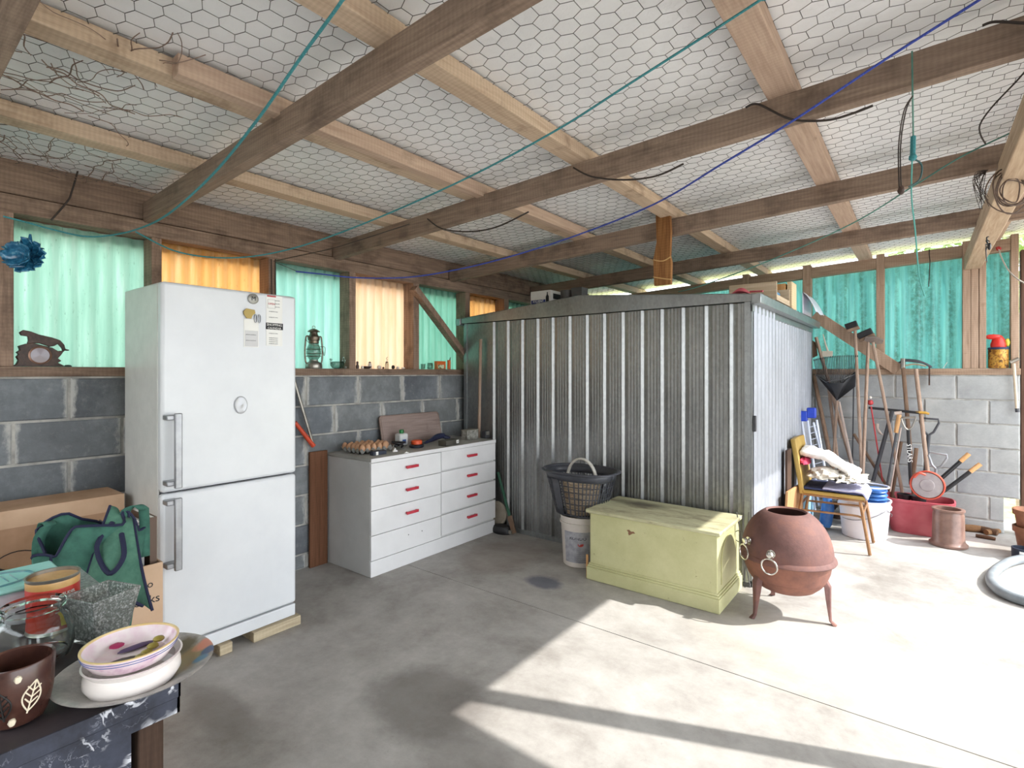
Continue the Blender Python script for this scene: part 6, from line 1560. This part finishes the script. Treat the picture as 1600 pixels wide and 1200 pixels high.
# folding rack with blue caps leaning on the shed side
r = thing('folding_rack', 'white folding drying rack with bright blue caps leaning on the shed side', 'rack', (-.72, 5.40, .001))
MBL = simple('cap_blue', '#2140b4', '#2f52cc', rough=.35, bump=0); MWT = simple('white_tube', '#c9d2e6', '#dbe2f0', rough=.35, bump=0)
Xk = -.76
def rk(u, v, Y=5.30): return onY(u, v, Y)
for (a, c_) in (((1253, 658), (1274, 800)), ((1262, 657), (1280, 790)), ((1276, 656), (1300, 800)), ((1271, 660), (1284, 712))):
    b = B(); b.tube([rk(*a), rk(*c_)], .009, 8); part('rail', b, MWT, r, True)
for k in range(7): b = B(); b.tube([rk(1264 + k * 1.6, 668 + k * 9.5), rk(1277 + k * 1.8, 664 + k * 9.5)], .004, 6); part('rung', b, MWT, r, True)
for (u, v) in ((1255, 650), (1268, 645)): b = B(); q = rk(u, v); b.box(q.x - .035, q.x + .035, q.y - .03, q.y + .03, q.z - .045, q.z + .045); part('cap', b, MBL, r, True, bev=.008)
b = B(); b.box(-.80, -.76, 5.10, 5.35, .001, .35); solo('blue_board', b, simple('board_blue', '#7fb3cf', '#a9cfe2', bump=0), 'pale blue panel standing by the shed side behind the chair', 'board')
b = B(); b.tube(smooth_path([(-.66, 5.30, .34), (-.64, 5.28, .2), (-.66, 5.26, .02)], 5), [.035] * 5 + [.05] * 5 + [.04], 10); solo('blue_bag', b, simple('bag_blue', '#2f62a8'), 'dark blue cloth bundle on the floor under the chair, by the shed', 'bag')
# plywood and dark board against the shed side
b = B(); ya, yb = onX(1228, 760, -.79).y, onX(1254, 760, -.79).y
b.prism([(0, 0), (yb - ya, 0), (yb - ya, .43), (.0, .47)], .016, Matrix.Translation((-.80, ya, .001)) @ Matrix.Rotation(radians(3), 4, 'Y') @ Matrix.Rotation(pi / 2, 4, 'Z')); solo('plywood_sheet', b, M_PLY, 'orange-brown plywood offcut leaning on the shed side left of the chair', 'board', bev=.002)
b = B(); b.box(-.815, -.80, 4.42, 4.58, .001, .76); solo('dark_board', b, wood('dark_board', '#3f3029', '#574338', 'Z'), 'narrow dark board standing against the shed side behind the plywood', 'board')
# assorted clutter behind the chair: paint tin and sack
b = B(); b.blob((0, 0, .08), (.07, .06, .09), 6, .4, 3, 18, flat=0); solo('stuffed_sack', b, simple('sack_grey', '#6b655f', '#9a948c', bump=.4), 'small grey sack on the floor between the shed and the white bucket', 'sack', loc=(-.55, 5.55, .001))
b = B(); b.lathe([(.05, 0), (.05, .14), (.047, .14), (.047, .004), (0, .004)], 22); solo('paint_tin', b, M_DKB, 'dark empty tin on the floor behind the white bucket', 'tin', loc=(-.62, 5.72, .001))
# long grey tube lying behind the pit (clothes prop)
r = thing('garden_trowel', 'pale grey plastic funnel lying on the sunny floor behind the fire pit', 'funnel', onZ(1284, 826, .02)); b = B(); b.tube([onZ(1268, 815, .05), onZ(1283, 822, .04), onZ(1286, 838, .01)], [.012, .02, .012], 10); part('tube', b, MWT, r, True)
# ------------------------------------------------------------------ on the right sill
p = onY(1560, 573, YT + .06); p.z = ZS + .056; r = thing('gnome_tin', 'golden round tin topped by a red cap ornament on the back sill at right', 'tin', p)
t = NT('gold_tin'); t.b.inputs['Roughness'].default_value = .35; t.b.inputs['Metallic'].default_value = .3; t.base(t.ramp(t.noise(t.coord('Object'), 26, 4, .6), [(.4, '#8a5a24'), (.5, '#c9983e'), (.62, '#5a3a1c')])); 
b = B(); b.lathe([(.062, 0), (.066, .006), (.066, .155), (.062, .160), (0, .160)], 30); part('can', b, t.m, r)
b = B(); b.lathe([(.067, .158), (.068, .162), (.068, .172), (.060, .176), (0, .176)], 30); part('lid', b, simple('lid_navy', '#26304f', bump=0), r)
b = B(); b.lathe([(.050, .176), (.052, .20), (.040, .245), (.020, .275), (0, .285)], 24); part('red_cap', b, simple('bright_red', '#cc2a22', '#dc3c30', rough=.4, bump=0), r)
b = B(); b.blob((-.035, -.01, .265), (.055, .028, .022), 2, .2, 3, 16); part('cap_tail', b, MATS['bright_red'], r)
b = B(); b.blob((.055, -.01, .215), (.018, .02, .034), 2, .1, 3, 14); part('yellow_tuft', b, simple('lemon', '#d9cf4a', bump=0), r)
q = onY(1583, 562, WB - .05); r = thing('claw_hammer', 'hammer hanging head up by the wall end, pale worn wooden handle', 'hammer', q)
b = B(); b.tube([onY(1584, 568, WB - .05), onY(1589, 641, WB - .05)], .011, 8); part('handle', b, simple('pale_wood2', '#c9b8a0', '#d8cab4', bump=0), r, True)
b = B(); b.tube([onY(1578, 566, WB - .05), onY(1592, 560, WB - .05)], .014, 8); part('head', b, M_STEEL, r, True)
b = B(); b.tube([onY(1589, 638, WB - .05), onY(1590, 644, WB - .05)], .014, 8); part('butt', b, M_DGREY, r, True)
# toy spider and red knot on pale beam end, white cord
q = onY(1546, 385, 5.60); q.x = .285; q = onX(1546, 385, .292); r = thing('plastic_spider', 'black spider shaped cord knot on the end of the pale beam', 'ornament', q)
b = B(); b.blob((0, 0, 0), (.008, .02, .02), 1, .1, 3, 12); part('body', b, M_BLACK, r)
for k in range(8):
    a = -.9 + k * .6; b = B(); b.tube(smooth_path([(-.003, 0, 0), (-.012, .045 * cos(a), .035 * sin(a) + .012), (-.006, .085 * cos(a), .075 * sin(a) - .02)], 3), .0025, 5); part('leg', b, M_BLACK, r)
rope('cord', [(1560, 388, 4.4), (1566, 405, 4.3), (1578, 425, 4.1), (1600, 442, 3.9), (1630, 450, 3.7)], .005, simple('white_cord', '#c9c4bf', bump=0), 'white cord hanging from the pale beam end to the right edge', 'cord')
b = B(); b.blob(at(1560, 388, 4.4), (.016, .016, .018), 2, .4, 4, 12); solo('cord_knot', b, M_RED, 'small red knot at the top of the white cord near the pale beam', 'knot')
rope('wire', [(1452, 390, 4.705), (1452, 398, 4.69), (1453, 410, 4.67), (1452, 430, 4.67), (1451, 448, 4.67)], .004, M_CORD, 'short dark wire hanging before the middle teal sheet', 'wire')

# ------------------------------------------------------------------ trees beyond the fence
def tree(x, y, h, r, seed, label):
    rd = random.Random(seed); tr = thing('tree', label, 'tree', (x, y, -.06))
    b = B(); b.tube([(0, 0, 0), (.05, 0, h * .4), (.0, .05, h * .75)], [r * .10, r * .08, r * .04], 10); part('trunk', b, simple('bark', '#8a7f74', '#b5aca0', scale=20, bump=.5), tr)
    vs = []; fs = []
    for k in range(1600):
        d = V((rd.gauss(0, 1), rd.gauss(0, 1), rd.gauss(0, 1))).normalized() * r * rd.random() ** .4; p = V((d.x, d.y, h * .72 + d.z * .8))
        a = V((rd.uniform(-1, 1), rd.uniform(-1, 1), rd.uniform(-1, 1))).normalized(); c_ = a.orthogonal().normalized(); s = .09; n = len(vs)
        vs += [p - a * s, p + c_ * s * .5, p + a * s, p - c_ * s * .5]; fs.append((n, n + 1, n + 2, n + 3))
    b = B(); b.add(vs, fs); part('foliage', b, simple('leaf', '#5f7a38', '#8fa655', scale=8, bump=0), tr, stuff=True, smooth=False)
tree(.9, 9.5, 4.6, 1.5, 3, 'bushy green tree outside beyond the timber fence')
